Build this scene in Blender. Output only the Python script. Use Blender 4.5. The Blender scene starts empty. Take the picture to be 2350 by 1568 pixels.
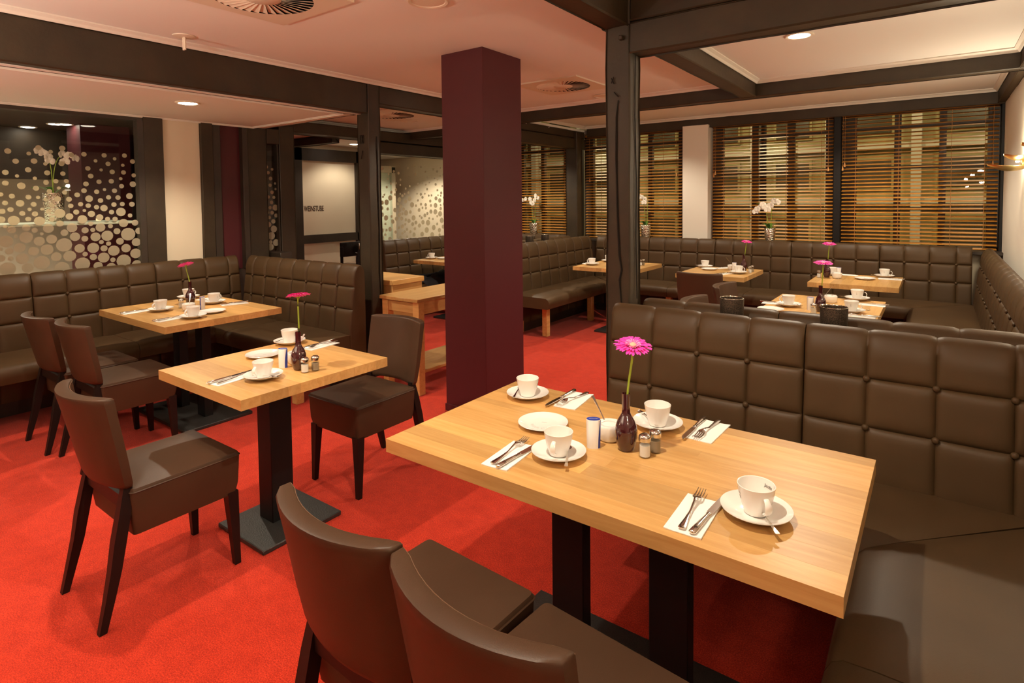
import bpy, bmesh, math, random
from mathutils import Vector, Matrix
PI = math.pi
C = bpy.context.scene.collection
sc = bpy.context.scene

# ------------------------------------------------------------------ camera
cam_d = bpy.data.cameras.new('camera')
cam = bpy.data.objects.new('camera', cam_d); C.objects.link(cam)
cam_d.sensor_fit = 'HORIZONTAL'; cam_d.sensor_width = 36.0
cam_d.lens = 36.0 * 1330.9 / 2350.0
cam_d.shift_x = 0.0
cam_d.shift_y = -(784.0 - 515.8) / 2350.0
yaw, pit, rol = math.radians(36.31), math.radians(-2.451), math.radians(-0.628)
fw = Vector((-math.sin(yaw)*math.cos(pit), math.cos(yaw)*math.cos(pit), math.sin(pit)))
rt = Vector((math.cos(yaw), math.sin(yaw), 0)); up = rt.cross(fw)
r2 = math.cos(rol)*rt + math.sin(rol)*up; u2 = -math.sin(rol)*rt + math.cos(rol)*up
cam.matrix_world = Matrix(((r2.x, u2.x, -fw.x, 0), (r2.y, u2.y, -fw.y, 0), (r2.z, u2.z, -fw.z, 1.5), (0, 0, 0, 1)))
cam_d.clip_start = 0.02
sc.camera = cam

# ------------------------------------------------------------------ world, exposure, light levels
w = bpy.data.worlds.new('night'); sc.world = w; w.use_nodes = True
w.node_tree.nodes['Background'].inputs[0].default_value = (0.010, 0.010, 0.014, 1)
w.node_tree.nodes['Background'].inputs[1].default_value = 1.0
sc.view_settings.view_transform = 'Standard'; sc.view_settings.look = 'None'
sc.view_settings.exposure = 0.0; sc.view_settings.gamma = 1.0; sc.view_settings.use_curve_mapping = False
sc.cycles.use_denoising = True
sc.cycles.max_bounces = 8; sc.cycles.diffuse_bounces = 5; sc.cycles.glossy_bounces = 4
sc.cycles.transparent_max_bounces = 12; sc.cycles.transmission_bounces = 6
sc.cycles.sample_clamp_indirect = 4.0
LAMP_COL = (1.0, 0.86, 0.66)
SPOT_W = 108.0          # each ceiling downlight
SCONCE_W = 22.0         # wall sconces
UPLIGHT_W = 140.0       # uplighters added unseen behind the camera to brighten the ceiling
ROOM_W = 130.0           # unseen lamps added to light the room behind the dotted glass

# ------------------------------------------------------------------ materials
def nodes(name):
    m = bpy.data.materials.new(name); m.use_nodes = True
    nt = m.node_tree; return m, nt, nt.nodes['Principled BSDF']
def pbr(name, col, rough=0.5, metal=0.0, spec=0.5, coat=0.0, noise=None, bump=None, emit=None, bumpd=0.001):
    """noise=(scale, amount) varies the colour; bump=(scale, strength)"""
    m, nt, b = nodes(name)
    b.inputs['Base Color'].default_value = (*col, 1); b.inputs['Roughness'].default_value = rough
    b.inputs['Metallic'].default_value = metal; b.inputs['Specular IOR Level'].default_value = spec
    b.inputs['Coat Weight'].default_value = coat
    tc = nt.nodes.new('ShaderNodeTexCoord')
    if noise:
        n = nt.nodes.new('ShaderNodeTexNoise'); n.inputs['Scale'].default_value = noise[0]; n.inputs['Detail'].default_value = 5
        nt.links.new(tc.outputs['Object'], n.inputs['Vector'])
        r = nt.nodes.new('ShaderNodeValToRGB')
        a = noise[1]
        r.color_ramp.elements[0].position = 0.3; r.color_ramp.elements[1].position = 0.7
        r.color_ramp.elements[0].color = (*[c*(1-a) for c in col], 1); r.color_ramp.elements[1].color = (*[min(1, c*(1+a)) for c in col], 1)
        nt.links.new(n.outputs['Fac'], r.inputs['Fac']); nt.links.new(r.outputs['Color'], b.inputs['Base Color'])
    if bump:
        n2 = nt.nodes.new('ShaderNodeTexNoise'); n2.inputs['Scale'].default_value = bump[0]; n2.inputs['Detail'].default_value = 4
        nt.links.new(tc.outputs['Object'], n2.inputs['Vector'])
        bp = nt.nodes.new('ShaderNodeBump'); bp.inputs['Strength'].default_value = bump[1]; bp.inputs['Distance'].default_value = bumpd
        nt.links.new(n2.outputs['Fac'], bp.inputs['Height']); nt.links.new(bp.outputs['Normal'], b.inputs['Normal'])
    if emit:
        b.inputs['Emission Color'].default_value = (*emit[0], 1); b.inputs['Emission Strength'].default_value = emit[1]
    return m
def wood(name, col, dark, rough=0.34, axis='x', vary=0.27):
    m, nt, b = nodes(name)
    tc = nt.nodes.new('ShaderNodeTexCoord'); oi = nt.nodes.new('ShaderNodeObjectInfo')
    mp = nt.nodes.new('ShaderNodeMapping')
    mp.inputs['Scale'].default_value = (2.2, 26, 26) if axis == 'x' else (26, 2.2, 26)
    add = nt.nodes.new('ShaderNodeVectorMath'); add.operation = 'MULTIPLY_ADD'
    add.inputs[1].default_value = (1, 1, 1)
    sep = nt.nodes.new('ShaderNodeVectorMath'); sep.operation = 'SCALE'; sep.inputs[0].default_value = (17, 31, 7)
    nt.links.new(oi.outputs['Random'], sep.inputs['Scale'])
    nt.links.new(tc.outputs['Object'], add.inputs[0]); nt.links.new(sep.outputs[0], add.inputs[2])
    nt.links.new(add.outputs[0], mp.inputs['Vector'])
    n = nt.nodes.new('ShaderNodeTexNoise'); n.inputs['Scale'].default_value = 1.6; n.inputs['Detail'].default_value = 7
    n.inputs['Roughness'].default_value = 0.62; n.inputs['Distortion'].default_value = 0.6
    nt.links.new(mp.outputs[0], n.inputs['Vector'])
    r = nt.nodes.new('ShaderNodeValToRGB')
    r.color_ramp.elements[0].position = 0.28; r.color_ramp.elements[1].position = 0.66
    r.color_ramp.elements[0].color = (*dark, 1); r.color_ramp.elements[1].color = (*col, 1)
    nt.links.new(n.outputs['Fac'], r.inputs['Fac'])
    hs = nt.nodes.new('ShaderNodeHueSaturation')
    mr = nt.nodes.new('ShaderNodeMapRange'); mr.inputs['To Min'].default_value = 1-vary; mr.inputs['To Max'].default_value = 1+vary*0.6
    nt.links.new(oi.outputs['Random'], mr.inputs['Value']); nt.links.new(mr.outputs[0], hs.inputs['Value'])
    nt.links.new(r.outputs['Color'], hs.inputs['Color']); nt.links.new(hs.outputs['Color'], b.inputs['Base Color'])
    b.inputs['Roughness'].default_value = rough; b.inputs['Specular IOR Level'].default_value = 0.45
    bp = nt.nodes.new('ShaderNodeBump'); bp.inputs['Strength'].default_value = 0.12; bp.inputs['Distance'].default_value = 0.001
    nt.links.new(n.outputs['Fac'], bp.inputs['Height']); nt.links.new(bp.outputs['Normal'], b.inputs['Normal'])
    return m
def leather(name, col, rough, spec=.36):
    m, nt, b = nodes(name)
    tc = nt.nodes.new('ShaderNodeTexCoord')
    n = nt.nodes.new('ShaderNodeTexNoise'); n.inputs['Scale'].default_value = 3.0; n.inputs['Detail'].default_value = 3
    nt.links.new(tc.outputs['Object'], n.inputs['Vector'])
    r = nt.nodes.new('ShaderNodeValToRGB')
    r.color_ramp.elements[0].position = .35; r.color_ramp.elements[1].position = .65
    r.color_ramp.elements[0].color = (*[c*.88 for c in col], 1); r.color_ramp.elements[1].color = (*[c*1.1 for c in col], 1)
    nt.links.new(n.outputs['Fac'], r.inputs['Fac']); nt.links.new(r.outputs['Color'], b.inputs['Base Color'])
    v = nt.nodes.new('ShaderNodeTexVoronoi'); v.inputs['Scale'].default_value = 420.0
    nt.links.new(tc.outputs['Object'], v.inputs['Vector'])
    bp = nt.nodes.new('ShaderNodeBump'); bp.inputs['Strength'].default_value = 0.18; bp.inputs['Distance'].default_value = 0.0006
    nt.links.new(v.outputs['Distance'], bp.inputs['Height']); nt.links.new(bp.outputs['Normal'], b.inputs['Normal'])
    b.inputs['Roughness'].default_value = rough; b.inputs['Specular IOR Level'].default_value = spec
    return m
def carpet_mat():
    m, nt, b = nodes('red_carpet')
    tc = nt.nodes.new('ShaderNodeTexCoord')
    n = nt.nodes.new('ShaderNodeTexNoise'); n.inputs['Scale'].default_value = 220; n.inputs['Detail'].default_value = 3
    n3 = nt.nodes.new('ShaderNodeTexNoise'); n3.inputs['Scale'].default_value = 14; n3.inputs['Detail'].default_value = 6; n3.inputs['Roughness'].default_value = .7
    nt.links.new(tc.outputs['Object'], n.inputs['Vector']); nt.links.new(tc.outputs['Object'], n3.inputs['Vector'])
    mx = nt.nodes.new('ShaderNodeMath'); mx.operation = 'MULTIPLY_ADD'; mx.inputs[1].default_value = .34
    nt.links.new(n3.outputs['Fac'], mx.inputs[0]); nt.links.new(n.outputs['Fac'], mx.inputs[2])
    r = nt.nodes.new('ShaderNodeValToRGB')
    r.color_ramp.elements[0].position = .72/2+.05; r.color_ramp.elements[1].position = .62
    r.color_ramp.elements[0].color = (.36, .021, .009, 1); r.color_ramp.elements[1].color = (.66, .048, .018, 1)
    hf = nt.nodes.new('ShaderNodeMath'); hf.operation = 'MULTIPLY'; hf.inputs[1].default_value = .746
    nt.links.new(mx.outputs[0], hf.inputs[0]); nt.links.new(hf.outputs[0], r.inputs['Fac'])
    nt.links.new(r.outputs['Color'], b.inputs['Base Color'])
    bp = nt.nodes.new('ShaderNodeBump'); bp.inputs['Strength'].default_value = .5; bp.inputs['Distance'].default_value = .004
    nt.links.new(mx.outputs[0], bp.inputs['Height']); nt.links.new(bp.outputs['Normal'], b.inputs['Normal'])
    b.inputs['Roughness'].default_value = 1.0; b.inputs['Specular IOR Level'].default_value = 0.05
    b.inputs['Sheen Weight'].default_value = 0.12
    return m
def glass_mat(name, tint=(1, 1, 1), ior=1.5):
    m = bpy.data.materials.new(name); m.use_nodes = True; nt = m.node_tree
    nt.nodes.remove(nt.nodes['Principled BSDF'])
    out = nt.nodes['Material Output']
    t = nt.nodes.new('ShaderNodeBsdfTransparent'); t.inputs[0].default_value = (*tint, 1)
    g = nt.nodes.new('ShaderNodeBsdfGlossy'); g.inputs['Roughness'].default_value = 0.0
    f = nt.nodes.new('ShaderNodeFresnel'); f.inputs[0].default_value = ior
    mx = nt.nodes.new('ShaderNodeMixShader')
    geo = nt.nodes.new('ShaderNodeNewGeometry')          # the inner face only transmits
    inv = nt.nodes.new('ShaderNodeMath'); inv.operation = 'SUBTRACT'; inv.inputs[0].default_value = 1.0
    nt.links.new(geo.outputs['Backfacing'], inv.inputs[1])
    mul = nt.nodes.new('ShaderNodeMath'); mul.operation = 'MULTIPLY'
    nt.links.new(f.outputs[0], mul.inputs[0]); nt.links.new(inv.outputs[0], mul.inputs[1])
    nt.links.new(mul.outputs[0], mx.inputs[0]); nt.links.new(t.outputs[0], mx.inputs[1]); nt.links.new(g.outputs[0], mx.inputs[2])
    nt.links.new(mx.outputs[0], out.inputs[0]); return m
def frost_mat():
    m = bpy.data.materials.new('frosted_film'); m.use_nodes = True; nt = m.node_tree
    nt.nodes.remove(nt.nodes['Principled BSDF']); out = nt.nodes['Material Output']
    d = nt.nodes.new('ShaderNodeBsdfDiffuse'); d.inputs[0].default_value = (.62, .56, .44, 1)
    t = nt.nodes.new('ShaderNodeBsdfTranslucent'); t.inputs[0].default_value = (.72, .66, .50, 1)
    mx = nt.nodes.new('ShaderNodeMixShader'); mx.inputs[0].default_value = .6
    nt.links.new(d.outputs[0], mx.inputs[1]); nt.links.new(t.outputs[0], mx.inputs[2]); nt.links.new(mx.outputs[0], out.inputs[0])
    return m
def hammered():
    m, nt, b = nodes('hammered_silver')
    b.inputs['Base Color'].default_value = (.72, .66, .55, 1); b.inputs['Metallic'].default_value = 1; b.inputs['Roughness'].default_value = .24
    tc = nt.nodes.new('ShaderNodeTexCoord'); v = nt.nodes.new('ShaderNodeTexVoronoi'); v.inputs['Scale'].default_value = 75
    nt.links.new(tc.outputs['Object'], v.inputs['Vector'])
    bp = nt.nodes.new('ShaderNodeBump'); bp.inputs['Strength'].default_value = .9; bp.inputs['Distance'].default_value = .006
    nt.links.new(v.outputs['Distance'], bp.inputs['Height']); nt.links.new(bp.outputs['Normal'], b.inputs['Normal']); return m
def damask():
    m, nt, b = nodes('damask_glass')
    tc = nt.nodes.new('ShaderNodeTexCoord')
    wv = nt.nodes.new('ShaderNodeTexVoronoi'); wv.inputs['Scale'].default_value = 170; wv.feature = 'DISTANCE_TO_EDGE'
    nt.links.new(tc.outputs['Object'], wv.inputs['Vector'])
    r = nt.nodes.new('ShaderNodeValToRGB'); r.color_ramp.elements[0].position = .08; r.color_ramp.elements[1].position = .14
    r.color_ramp.elements[0].color = (.10, .075, .055, 1); r.color_ramp.elements[1].color = (.030, .024, .018, 1)
    nt.links.new(wv.outputs['Distance'], r.inputs['Fac']); nt.links.new(r.outputs['Color'], b.inputs['Base Color'])
    b.inputs['Roughness'].default_value = .32; b.inputs['Metallic'].default_value = .3; return m

M = {}
M['leather'] = leather('brown_leather', (.072, .041, .0180), .47, .26)
M['chair_leather'] = leather('brown_chair_leather', (.064, .033, .018), .44, .22)
M['wood_x'] = wood('oiled_oak', (.67, .40, .148), (.53, .28, .083), axis='x')
M['wood_y'] = wood('oiled_oak_cross', (.67, .40, .148), (.53, .28, .083), axis='y')
M['carpet'] = carpet_mat()
M['timber'] = pbr('painted_timber', (.036, .0225, .0095), .55, noise=(6, .22), bump=(38, .35), bumpd=.003)
M['timber_dark'] = pbr('dark_joinery', (.034, .022, .014), .5, noise=(5, .2), bump=(60, .2))
M['crack'] = pbr('timber_crack', (.008, .005, .003), .9)
M['aubergine'] = pbr('aubergine_paint', (.082, .014, .018), .5, spec=.3, bump=(180, .12))
M['ceiling'] = pbr('ceiling_paint', (.86, .83, .78), .75)
M['cornice'] = pbr('cornice_paint', (.82, .77, .69), .5)
M['cream'] = pbr('cream_wall', (.76, .66, .50), .7, bump=(120, .1))
M['white_wall'] = pbr('white_wall', (.80, .75, .66), .7, bump=(120, .1))
M['black'] = pbr('black_powder_coat', (.008, .007, .007), .5, spec=.25)
M['cast'] = pbr('black_cast_iron', (.030, .029, .027), .42, bump=(260, .9), bumpd=.002)
M['ebony'] = pbr('wenge_leg', (.012, .007, .006), .42, spec=.25)
M['porcelain'] = pbr('white_porcelain', (.86, .84, .80), .12, coat=.4)
M['steel'] = pbr('polished_steel', (.78, .76, .72), .14, metal=1)
M['paper'] = pbr('paper_napkin', (.86, .85, .82), .9, bump=(300, .2))
M['vase'] = pbr('aubergine_glaze', (.045, .008, .011), .06, coat=1)
M['blue'] = pbr('blue_print', (.02, .045, .32), .45)
M['plastic'] = pbr('white_carton', (.84, .82, .79), .45)
M['stem'] = pbr('gerbera_stem', (.30, .40, .035), .45)
M['petal'] = pbr('magenta_petal', (.90, .045, .44), .5)
M['petal_pale'] = pbr('pink_petal', (.92, .22, .52), .5)
M['floret'] = pbr('gerbera_centre', (.78, .42, .30), .8)
M['leaf'] = pbr('orchid_leaf', (.05, .14, .02), .35)
M['orchid'] = pbr('orchid_petal', (.86, .80, .70), .5)
M['orchid_lip'] = pbr('orchid_lip', (.60, .42, .10), .5)
M['silver'] = hammered()
M['damask'] = damask()
M['salt'] = pbr('salt', (.82, .80, .76), .9)
M['pepper'] = pbr('ground_pepper', (.32, .25, .17), .9)
M['glass'] = glass_mat('window_glass')
M['jar'] = glass_mat('jar_glass', (.92, .93, .92), 1.35)
M['frost'] = frost_mat()
M['slat'] = pbr('stained_bass_slat', (.50, .215, .034), .5, spec=.25, noise=(9, .18))
M['cord'] = pbr('blind_cord', (.36, .16, .04), .7)
M['tassel'] = pbr('wood_tassel', (.62, .30, .10), .5)
M['brass'] = pbr('brushed_brass', (.66, .47, .19), .28, metal=1)
M['lampglow'] = pbr('lamp_glow', (1, .95, .85), .5, emit=((1, .90, .72), 26.0))
M['sconceglow'] = pbr('sconce_lamp', (1, .95, .85), .5, emit=((1, .88, .68), 14.0))
M['vent'] = pbr('vent_metal', (.80, .70, .56), .45)
M['void'] = pbr('vent_void', (.012, .008, .006), .9)
M['ink'] = pbr('brown_lettering', (.06, .035, .02), .6)
M['greyink'] = pbr('grey_print', (.45, .44, .43), .6)
M['redink'] = pbr('red_print', (.55, .03, .04), .6)
M['thread'] = pbr('tan_thread', (.15, .075, .04), .8)
M['cloth'] = pbr('black_cloth', (.016, .016, .019), .85, bump=(90, .5))
M['facade'] = pbr('facade_render', (.36, .30, .13), .85, noise=(3, .2))
M['facade_pale'] = pbr('facade_pale', (.62, .56, .40), .8)
M['dark_glass'] = pbr('dark_pane', (.07, .058, .03), .25)
M['asphalt'] = pbr('asphalt', (.05, .05, .05), .9)
M['lino'] = pbr('beige_floor', (.46, .40, .29), .6)
M['mint'] = pbr('lift_door_glass', (.45, .50, .38), .35)
M['candle'] = pbr('candle_wax', (.80, .72, .55), .6, emit=((1, .7, .35), 1.2))

# ------------------------------------------------------------------ mesh helpers
def box(bm, c, s, rz=0.0):
    m = Matrix.Translation(c) @ Matrix.Rotation(rz, 4, 'Z') @ Matrix.Diagonal((*s, 1))
    return bmesh.ops.create_cube(bm, size=1.0, matrix=m)['verts']
def bevel(bm, wd, seg=1):
    bmesh.ops.bevel(bm, geom=bm.edges[:], offset=wd, segments=seg, profile=.5, affect='EDGES', clamp_overlap=True)
def bbox(c, s, wd=.003, seg=1, rz=0):
    bm = bmesh.new(); box(bm, c, s, rz); bevel(bm, wd, seg); return bm
def lo_hi(x0, x1, y0, y1, z0, z1, wd=.003, seg=1):
    return bbox(((x0+x1)/2, (y0+y1)/2, (z0+z1)/2), (abs(x1-x0), abs(y1-y0), abs(z1-z0)), wd, seg)
def lathe(bm, prof, n=24, off=(0, 0, 0), sx=1, sy=1):
    rings = []
    for r, z in prof:
        if r < 1e-6: rings.append([bm.verts.new((off[0], off[1], off[2]+z))])
        else: rings.append([bm.verts.new((off[0]+sx*r*math.cos(2*PI*i/n), off[1]+sy*r*math.sin(2*PI*i/n), off[2]+z)) for i in range(n)])
    for a, b in zip(rings, rings[1:]):
        for i in range(n):
            j = (i+1) % n
            if len(a) == 1 and len(b) == 1: continue
            if len(a) == 1: bm.faces.new((a[0], b[j], b[i]))
            elif len(b) == 1: bm.faces.new((a[i], a[j], b[0]))
            else: bm.faces.new((a[i], a[j], b[j], b[i]))
def tube(bm, pts, r, n=8, cap=True, flat=1.0):
    pts = [Vector(p) for p in pts]; rs = r if isinstance(r, (list, tuple)) else [r]*len(pts)
    rings = []; ref = Vector((0, 0, 1))
    for i, p in enumerate(pts):
        t = (pts[min(i+1, len(pts)-1)] - pts[max(i-1, 0)]).normalized()
        a = t.cross(ref)
        if a.length < 1e-3: a = t.cross(Vector((1, 0, 0)))
        a.normalize(); b = t.cross(a).normalized()
        rings.append([bm.verts.new(p + rs[i]*(math.cos(2*PI*k/n)*a + flat*math.sin(2*PI*k/n)*b)) for k in range(n)])
    for A, B in zip(rings, rings[1:]):
        for k in range(n): bm.faces.new((A[k], A[(k+1) % n], B[(k+1) % n], B[k]))
    if cap: bm.faces.new(rings[0][::-1]); bm.faces.new(rings[-1])
def loft(bm, rings, closed=True, cap0=True, cap1=True):
    vr = [[bm.verts.new(p) for p in ring] for ring in rings]
    for A, B in zip(vr, vr[1:]):
        n = len(A)
        for k in range(n if closed else n-1): bm.faces.new((A[k], A[(k+1) % n], B[(k+1) % n], B[k]))
    if cap0: bm.faces.new(vr[0][::-1])
    if cap1: bm.faces.new(vr[-1])
    return vr
def rrect(hx, y0, y1, r, z, seg=4):
    out = []
    for cx, cy, a0 in ((hx-r, y1-r, 0), (-hx+r, y1-r, 90), (-hx+r, y0+r, 180), (hx-r, y0+r, 270)):
        for k in range(seg+1):
            a = math.radians(a0 + 90*k/seg); out.append((cx+r*math.cos(a), cy+r*math.sin(a), z))
    return out
def mesh(name, bm, sharp=38, smooth=True):
    bmesh.ops.recalc_face_normals(bm, faces=bm.faces[:])
    if smooth:
        lim = math.radians(sharp)
        for f in bm.faces: f.smooth = True
        for e in bm.edges:
            if len(e.link_faces) == 2 and e.calc_face_angle(0) > lim: e.smooth = False
    me = bpy.data.meshes.new(name); bm.to_mesh(me); bm.free(); return me
def obj(name, bm, mat, parent=None, loc=(0, 0, 0), rot=(0, 0, 0), sharp=38):
    me = bm if isinstance(bm, bpy.types.Mesh) else mesh(name, bm, sharp)
    if not me.materials: me.materials.append(M[mat] if isinstance(mat, str) else mat)
    o = bpy.data.objects.new(name, me); C.objects.link(o)
    o.location = loc; o.rotation_euler = rot
    if parent: o.parent = parent
    return o
def tag(o, label, cat, group=None):
    o['label'] = label; o['category'] = cat
    if group: o['group'] = group
    return o
def thing(name, label, cat, loc=(0, 0, 0), rz=0.0, group=None):
    o = bpy.data.objects.new(name, None); C.objects.link(o); o.empty_display_size = .05
    o.location = loc; o.rotation_euler = (0, 0, rz)
    return tag(o, label, cat, group)
def struct(name, bm, mat, label=None, parent=None, loc=(0, 0, 0), sharp=38):
    o = obj(name, bm, mat, parent, loc, sharp=sharp)
    if not parent: o['kind'] = 'structure'
    if label: o['label'] = label
    return o
def dup(root, loc, rz, label, group=None):
    r = root.copy(); C.objects.link(r); r.location = loc; r.rotation_euler = (0, 0, rz); r['label'] = label
    if group: r['group'] = group
    for ch in root.children:
        c = ch.copy(); C.objects.link(c); c.parent = r
        for g in ch.children:
            d = g.copy(); C.objects.link(d); d.parent = c
    return r
def text_obj(name, cu, mat, parent):
    cu.fill_mode = 'BOTH'
    tmp = bpy.data.objects.new('tmp', cu); C.objects.link(tmp)
    dg = bpy.context.evaluated_depsgraph_get(); me = bpy.data.meshes.new_from_object(tmp.evaluated_get(dg))
    bpy.data.objects.remove(tmp); me.materials.clear(); me.materials.append(M[mat])
    o = bpy.data.objects.new(name, me); C.objects.link(o); o.parent = parent; return o
PROTO = {}
def make(kind, builder, loc, rz, label, cat, group=None):
    """first call builds the thing with its parts, later calls copy it"""
    if kind not in PROTO:
        PROTO[kind] = builder(label, cat, loc, rz, group); return PROTO[kind]
    return dup(PROTO[kind], loc, rz, label, group)

# ------------------------------------------------------------------ the setting
ZC = 2.515
struct('floor', lo_hi(-10.5, .7, -4.2, 7.6, -.05, 0, .001), 'carpet', 'red carpeted floor')
struct('ceiling', lo_hi(-4.1, .7, -4.2, 7.6, ZC, ZC+.05, .001), 'ceiling', 'white main ceiling between dark beams')
struct('ceiling', lo_hi(-5.6, -3.95, -4.2, 3.24, 2.238, 2.29, .001), 'ceiling', 'lower white ceiling over the corner booth')
struct('ceiling', lo_hi(-5.9, -4.05, 3.24, 7.6, 2.42, 2.47, .001), 'ceiling', 'white ceiling of the far left bay')
struct('ceiling', lo_hi(-10.5, -5.85, 2.9, 7.6, 2.30, 2.35, .001), 'ceiling', 'pale hallway ceiling')
struct('wall_right', lo_hi(.50, .62, -4.2, 7.6, 0, ZC, .001), 'white_wall', 'white wall with the brass sconce')
struct('wall_near', lo_hi(-5.6, .6, -4.2, -4.1, 0, ZC, .001), 'cream')
# window wall: parapet, sill, white pier, lintel
struct('wall_far', lo_hi(-6.0, .6, 7.28, 7.55, 0, .93, .002), 'cream', 'low wall under the windows')
struct('trim_1', lo_hi(-5.7, .5, 7.08, 7.30, .925, .955, .003), 'timber_dark', 'dark window sill behind the far bench')
pier = struct('wall_pier', lo_hi(-2.61, -2.29, 7.20, 7.55, .9, 2.40, .003), 'white_wall', 'white pier between the windows')
struct('wall_lintel', lo_hi(-6.0, .6, 7.40, 7.55, 2.38, ZC, .002), 'cream')

# timber frame: each beam or post is one squared log
def beam(x0, x1, y0, y1, z0, z1, seed=0, jit=.0035, bev=.007, cuts=10):
    """rough-hewn squared timber, long axis found from the box"""
    rnd = random.Random(seed)
    d = (x1-x0, y1-y0, z1-z0); ax = max(range(3), key=lambda i: d[i])
    o = [i for i in range(3) if i != ax]
    lo = (x0, y0, z0); bm = bmesh.new(); rings = []
    for k in range(cuts+1):
        ring = []
        j = [rnd.uniform(-jit, jit) for _ in range(4)]
        for (a, b, jj) in ((0, 0, 0), (1, 0, 1), (1, 1, 2), (0, 1, 3)):
            for s in (0, 1):
                p = [0, 0, 0]; p[ax] = lo[ax] + d[ax]*k/cuts
                # chamfered corner -> two points
                sa, sb = (1 if a == 0 else -1), (1 if b == 0 else -1)
                first = ((a, b) in ((0, 0), (1, 1)))
                ca = bev if (s == 0) != first else 0
                cb = bev if (s == 0) == first else 0
                p[o[0]] = lo[o[0]] + a*d[o[0]] + sa*cb + j[jj]
                p[o[1]] = lo[o[1]] + b*d[o[1]] + sb*ca + j[(jj+1) % 4]*.6
                ring.append(tuple(p))
        rings.append(ring)
    loft(bm, rings); return bm
def timber(name, label, *a, **k):
    return struct(name, beam(*a, **k), 'timber', label, sharp=28)
def strip(pts, wd, axis, at, depth=.004):
    """thin dark split in a timber face; pts are (u, z) in the face plane, axis x: face of constant x"""
    bm = bmesh.new(); rings = []
    for i, (u, z) in enumerate(pts):
        h = wd*(0.25 if i in (0, len(pts)-1) else 1)/2
        q = []
        for du, dd in ((-h, 0), (h, 0), (h*.4, depth), (-h*.4, depth)):
            q.append((at+dd-.003, u+du, z) if axis == 'x' else (u+du, at-dd+.003, z))
        rings.append(q)
    loft(bm, rings); return bm

postL = timber('timber_post', 'dark timber post with carpenter marks at the left booth end', -4.00, -3.85, 3.225, 3.36, 0, 2.50, seed=3, cuts=14)
obj('crack', strip([(3.315, 2.05), (3.32, 1.9), (3.322, 1.6), (3.325, 1.2), (3.32, .9), (3.328, .6)], .012, 'x', -3.85), 'crack', postL)
bm = bmesh.new()
for (a, b) in (((-3.955, 2.06), (-3.955, 1.99)), ((-3.935, 2.06), (-3.915, 1.99)), ((-3.915, 2.06), (-3.935, 1.99)), ((-3.925, 1.93), (-3.945, 1.86))):
    tube(bm, [(a[0], 3.223, a[1]), (b[0], 3.223, b[1])], .0035, 5)
obj('carpenter_mark', bm, 'crack', postL)
postR = timber('timber_post', 'dark timber post with a long split behind the foreground bench', -1.335, -1.205, 2.605, 2.735, 0, 2.50, seed=8, cuts=14)
obj('crack', strip([(-1.265, 1.98), (-1.275, 1.90), (-1.278, 1.7), (-1.27, 1.4), (-1.262, 1.22), (-1.25, 1.15), (-1.262, 1.1), (-1.25, .95)], .010, 'y', 2.605), 'crack', postR)
obj('crack', strip([(2.675, 2.2), (2.67, 1.9), (2.685, 1.6), (2.68, 1.3), (2.69, 1.0)], .006, 'x', -1.205), 'crack', postR)
obj('peg', bbox((-1.245, 2.60, 2.275), (.022, .025, .022), .004), 'timber', postR)
bm = bmesh.new()
for (a, b) in (((-1.30, 2.09), (-1.285, 2.06)), ((-1.288, 2.095), (-1.30, 2.065)), ((-1.285, 2.02), (-1.262, 1.995))):
    tube(bm, [(a[0], 2.603, a[1]), (b[0], 2.603, b[1])], .0028, 5)
obj('carpenter_mark', bm, 'crack', postR)
timber('timber_post', 'dark timber post at the window end of the double bench', -4.18, -4.00, 6.96, 7.10, 0, 2.42, seed=5)
timber('timber_post', 'dark timber post in the left wall beside the narrow dotted pane', -5.56, -5.42, 3.04, 3.25, 0, 2.28, seed=6)
postE = timber('timber_post', 'lighter lit timber post right of the narrow dotted pane', -5.58, -5.42, 3.39, 3.56, 0, 2.28, seed=7)
# beams
timber('timber_beam', 'long dark ceiling beam over the left booth', -4.01, -3.85, -4.1, 3.225, 2.235, 2.485, seed=11, cuts=16)
timber('timber_beam', 'dark ceiling beam running on behind the left post', -4.01, -3.86, 3.36, 5.36, 2.33, 2.485, seed=12)
timber('timber_beam', 'lower timber of the big beam right of the split post', -1.205, .5, 2.605, 2.735, 2.195, 2.345, seed=13)
timber('timber_beam', 'upper timber of the big beam right of the split post', -1.205, .5, 2.612, 2.73, 2.35, 2.50, seed=14)
timber('timber_beam', 'dark beam running from the split post over the camera', -1.335, -1.205, -4.1, 2.605, 2.325, 2.50, seed=15, cuts=14)
timber('timber_beam', 'short dark beam between the two cross beams', -1.42, -1.285, 2.735, 5.35, 2.37, 2.50, seed=16)
timber('timber_beam', 'second dark cross beam before the windows', -4.0, .5, 5.35, 5.47, 2.37, 2.50, seed=17, cuts=16)
timber('timber_beam', 'dark beam above the window blinds', -4.0, .5, 7.245, 7.40, 2.365, 2.485, seed=18, cuts=14)
timber('timber_beam', 'dark beam along the top of the right wall', .44, .505, 2.735, 7.25, 2.37, 2.49, seed=19)
timber('timber_beam', 'dark cross beam over the left partition bench', -5.45, -4.01, 3.10, 3.225, 2.235, 2.40, seed=20)
timber('timber_beam', 'upper dark beam towards the window left of the far post', -4.18, -4.04, 5.47, 7.25, 2.345, 2.44, seed=21)
timber('timber_beam', 'lower dark beam resting on the far window post', -4.18, -4.03, 5.47, 7.25, 2.19, 2.335, seed=22)
timber('timber_beam', 'dark beam over the far left table', -5.75, -4.01, 5.35, 5.47, 2.30, 2.42, seed=23)
timber('timber_beam', 'dark beam over the hallway opening', -5.80, -5.56, 3.25, 7.3, 2.25, 2.37, seed=24)
timber('timber_beam', 'dark lintel over the far dotted glass', -5.82, -5.62, 4.86, 7.3, 2.10, 2.245, seed=25)
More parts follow.
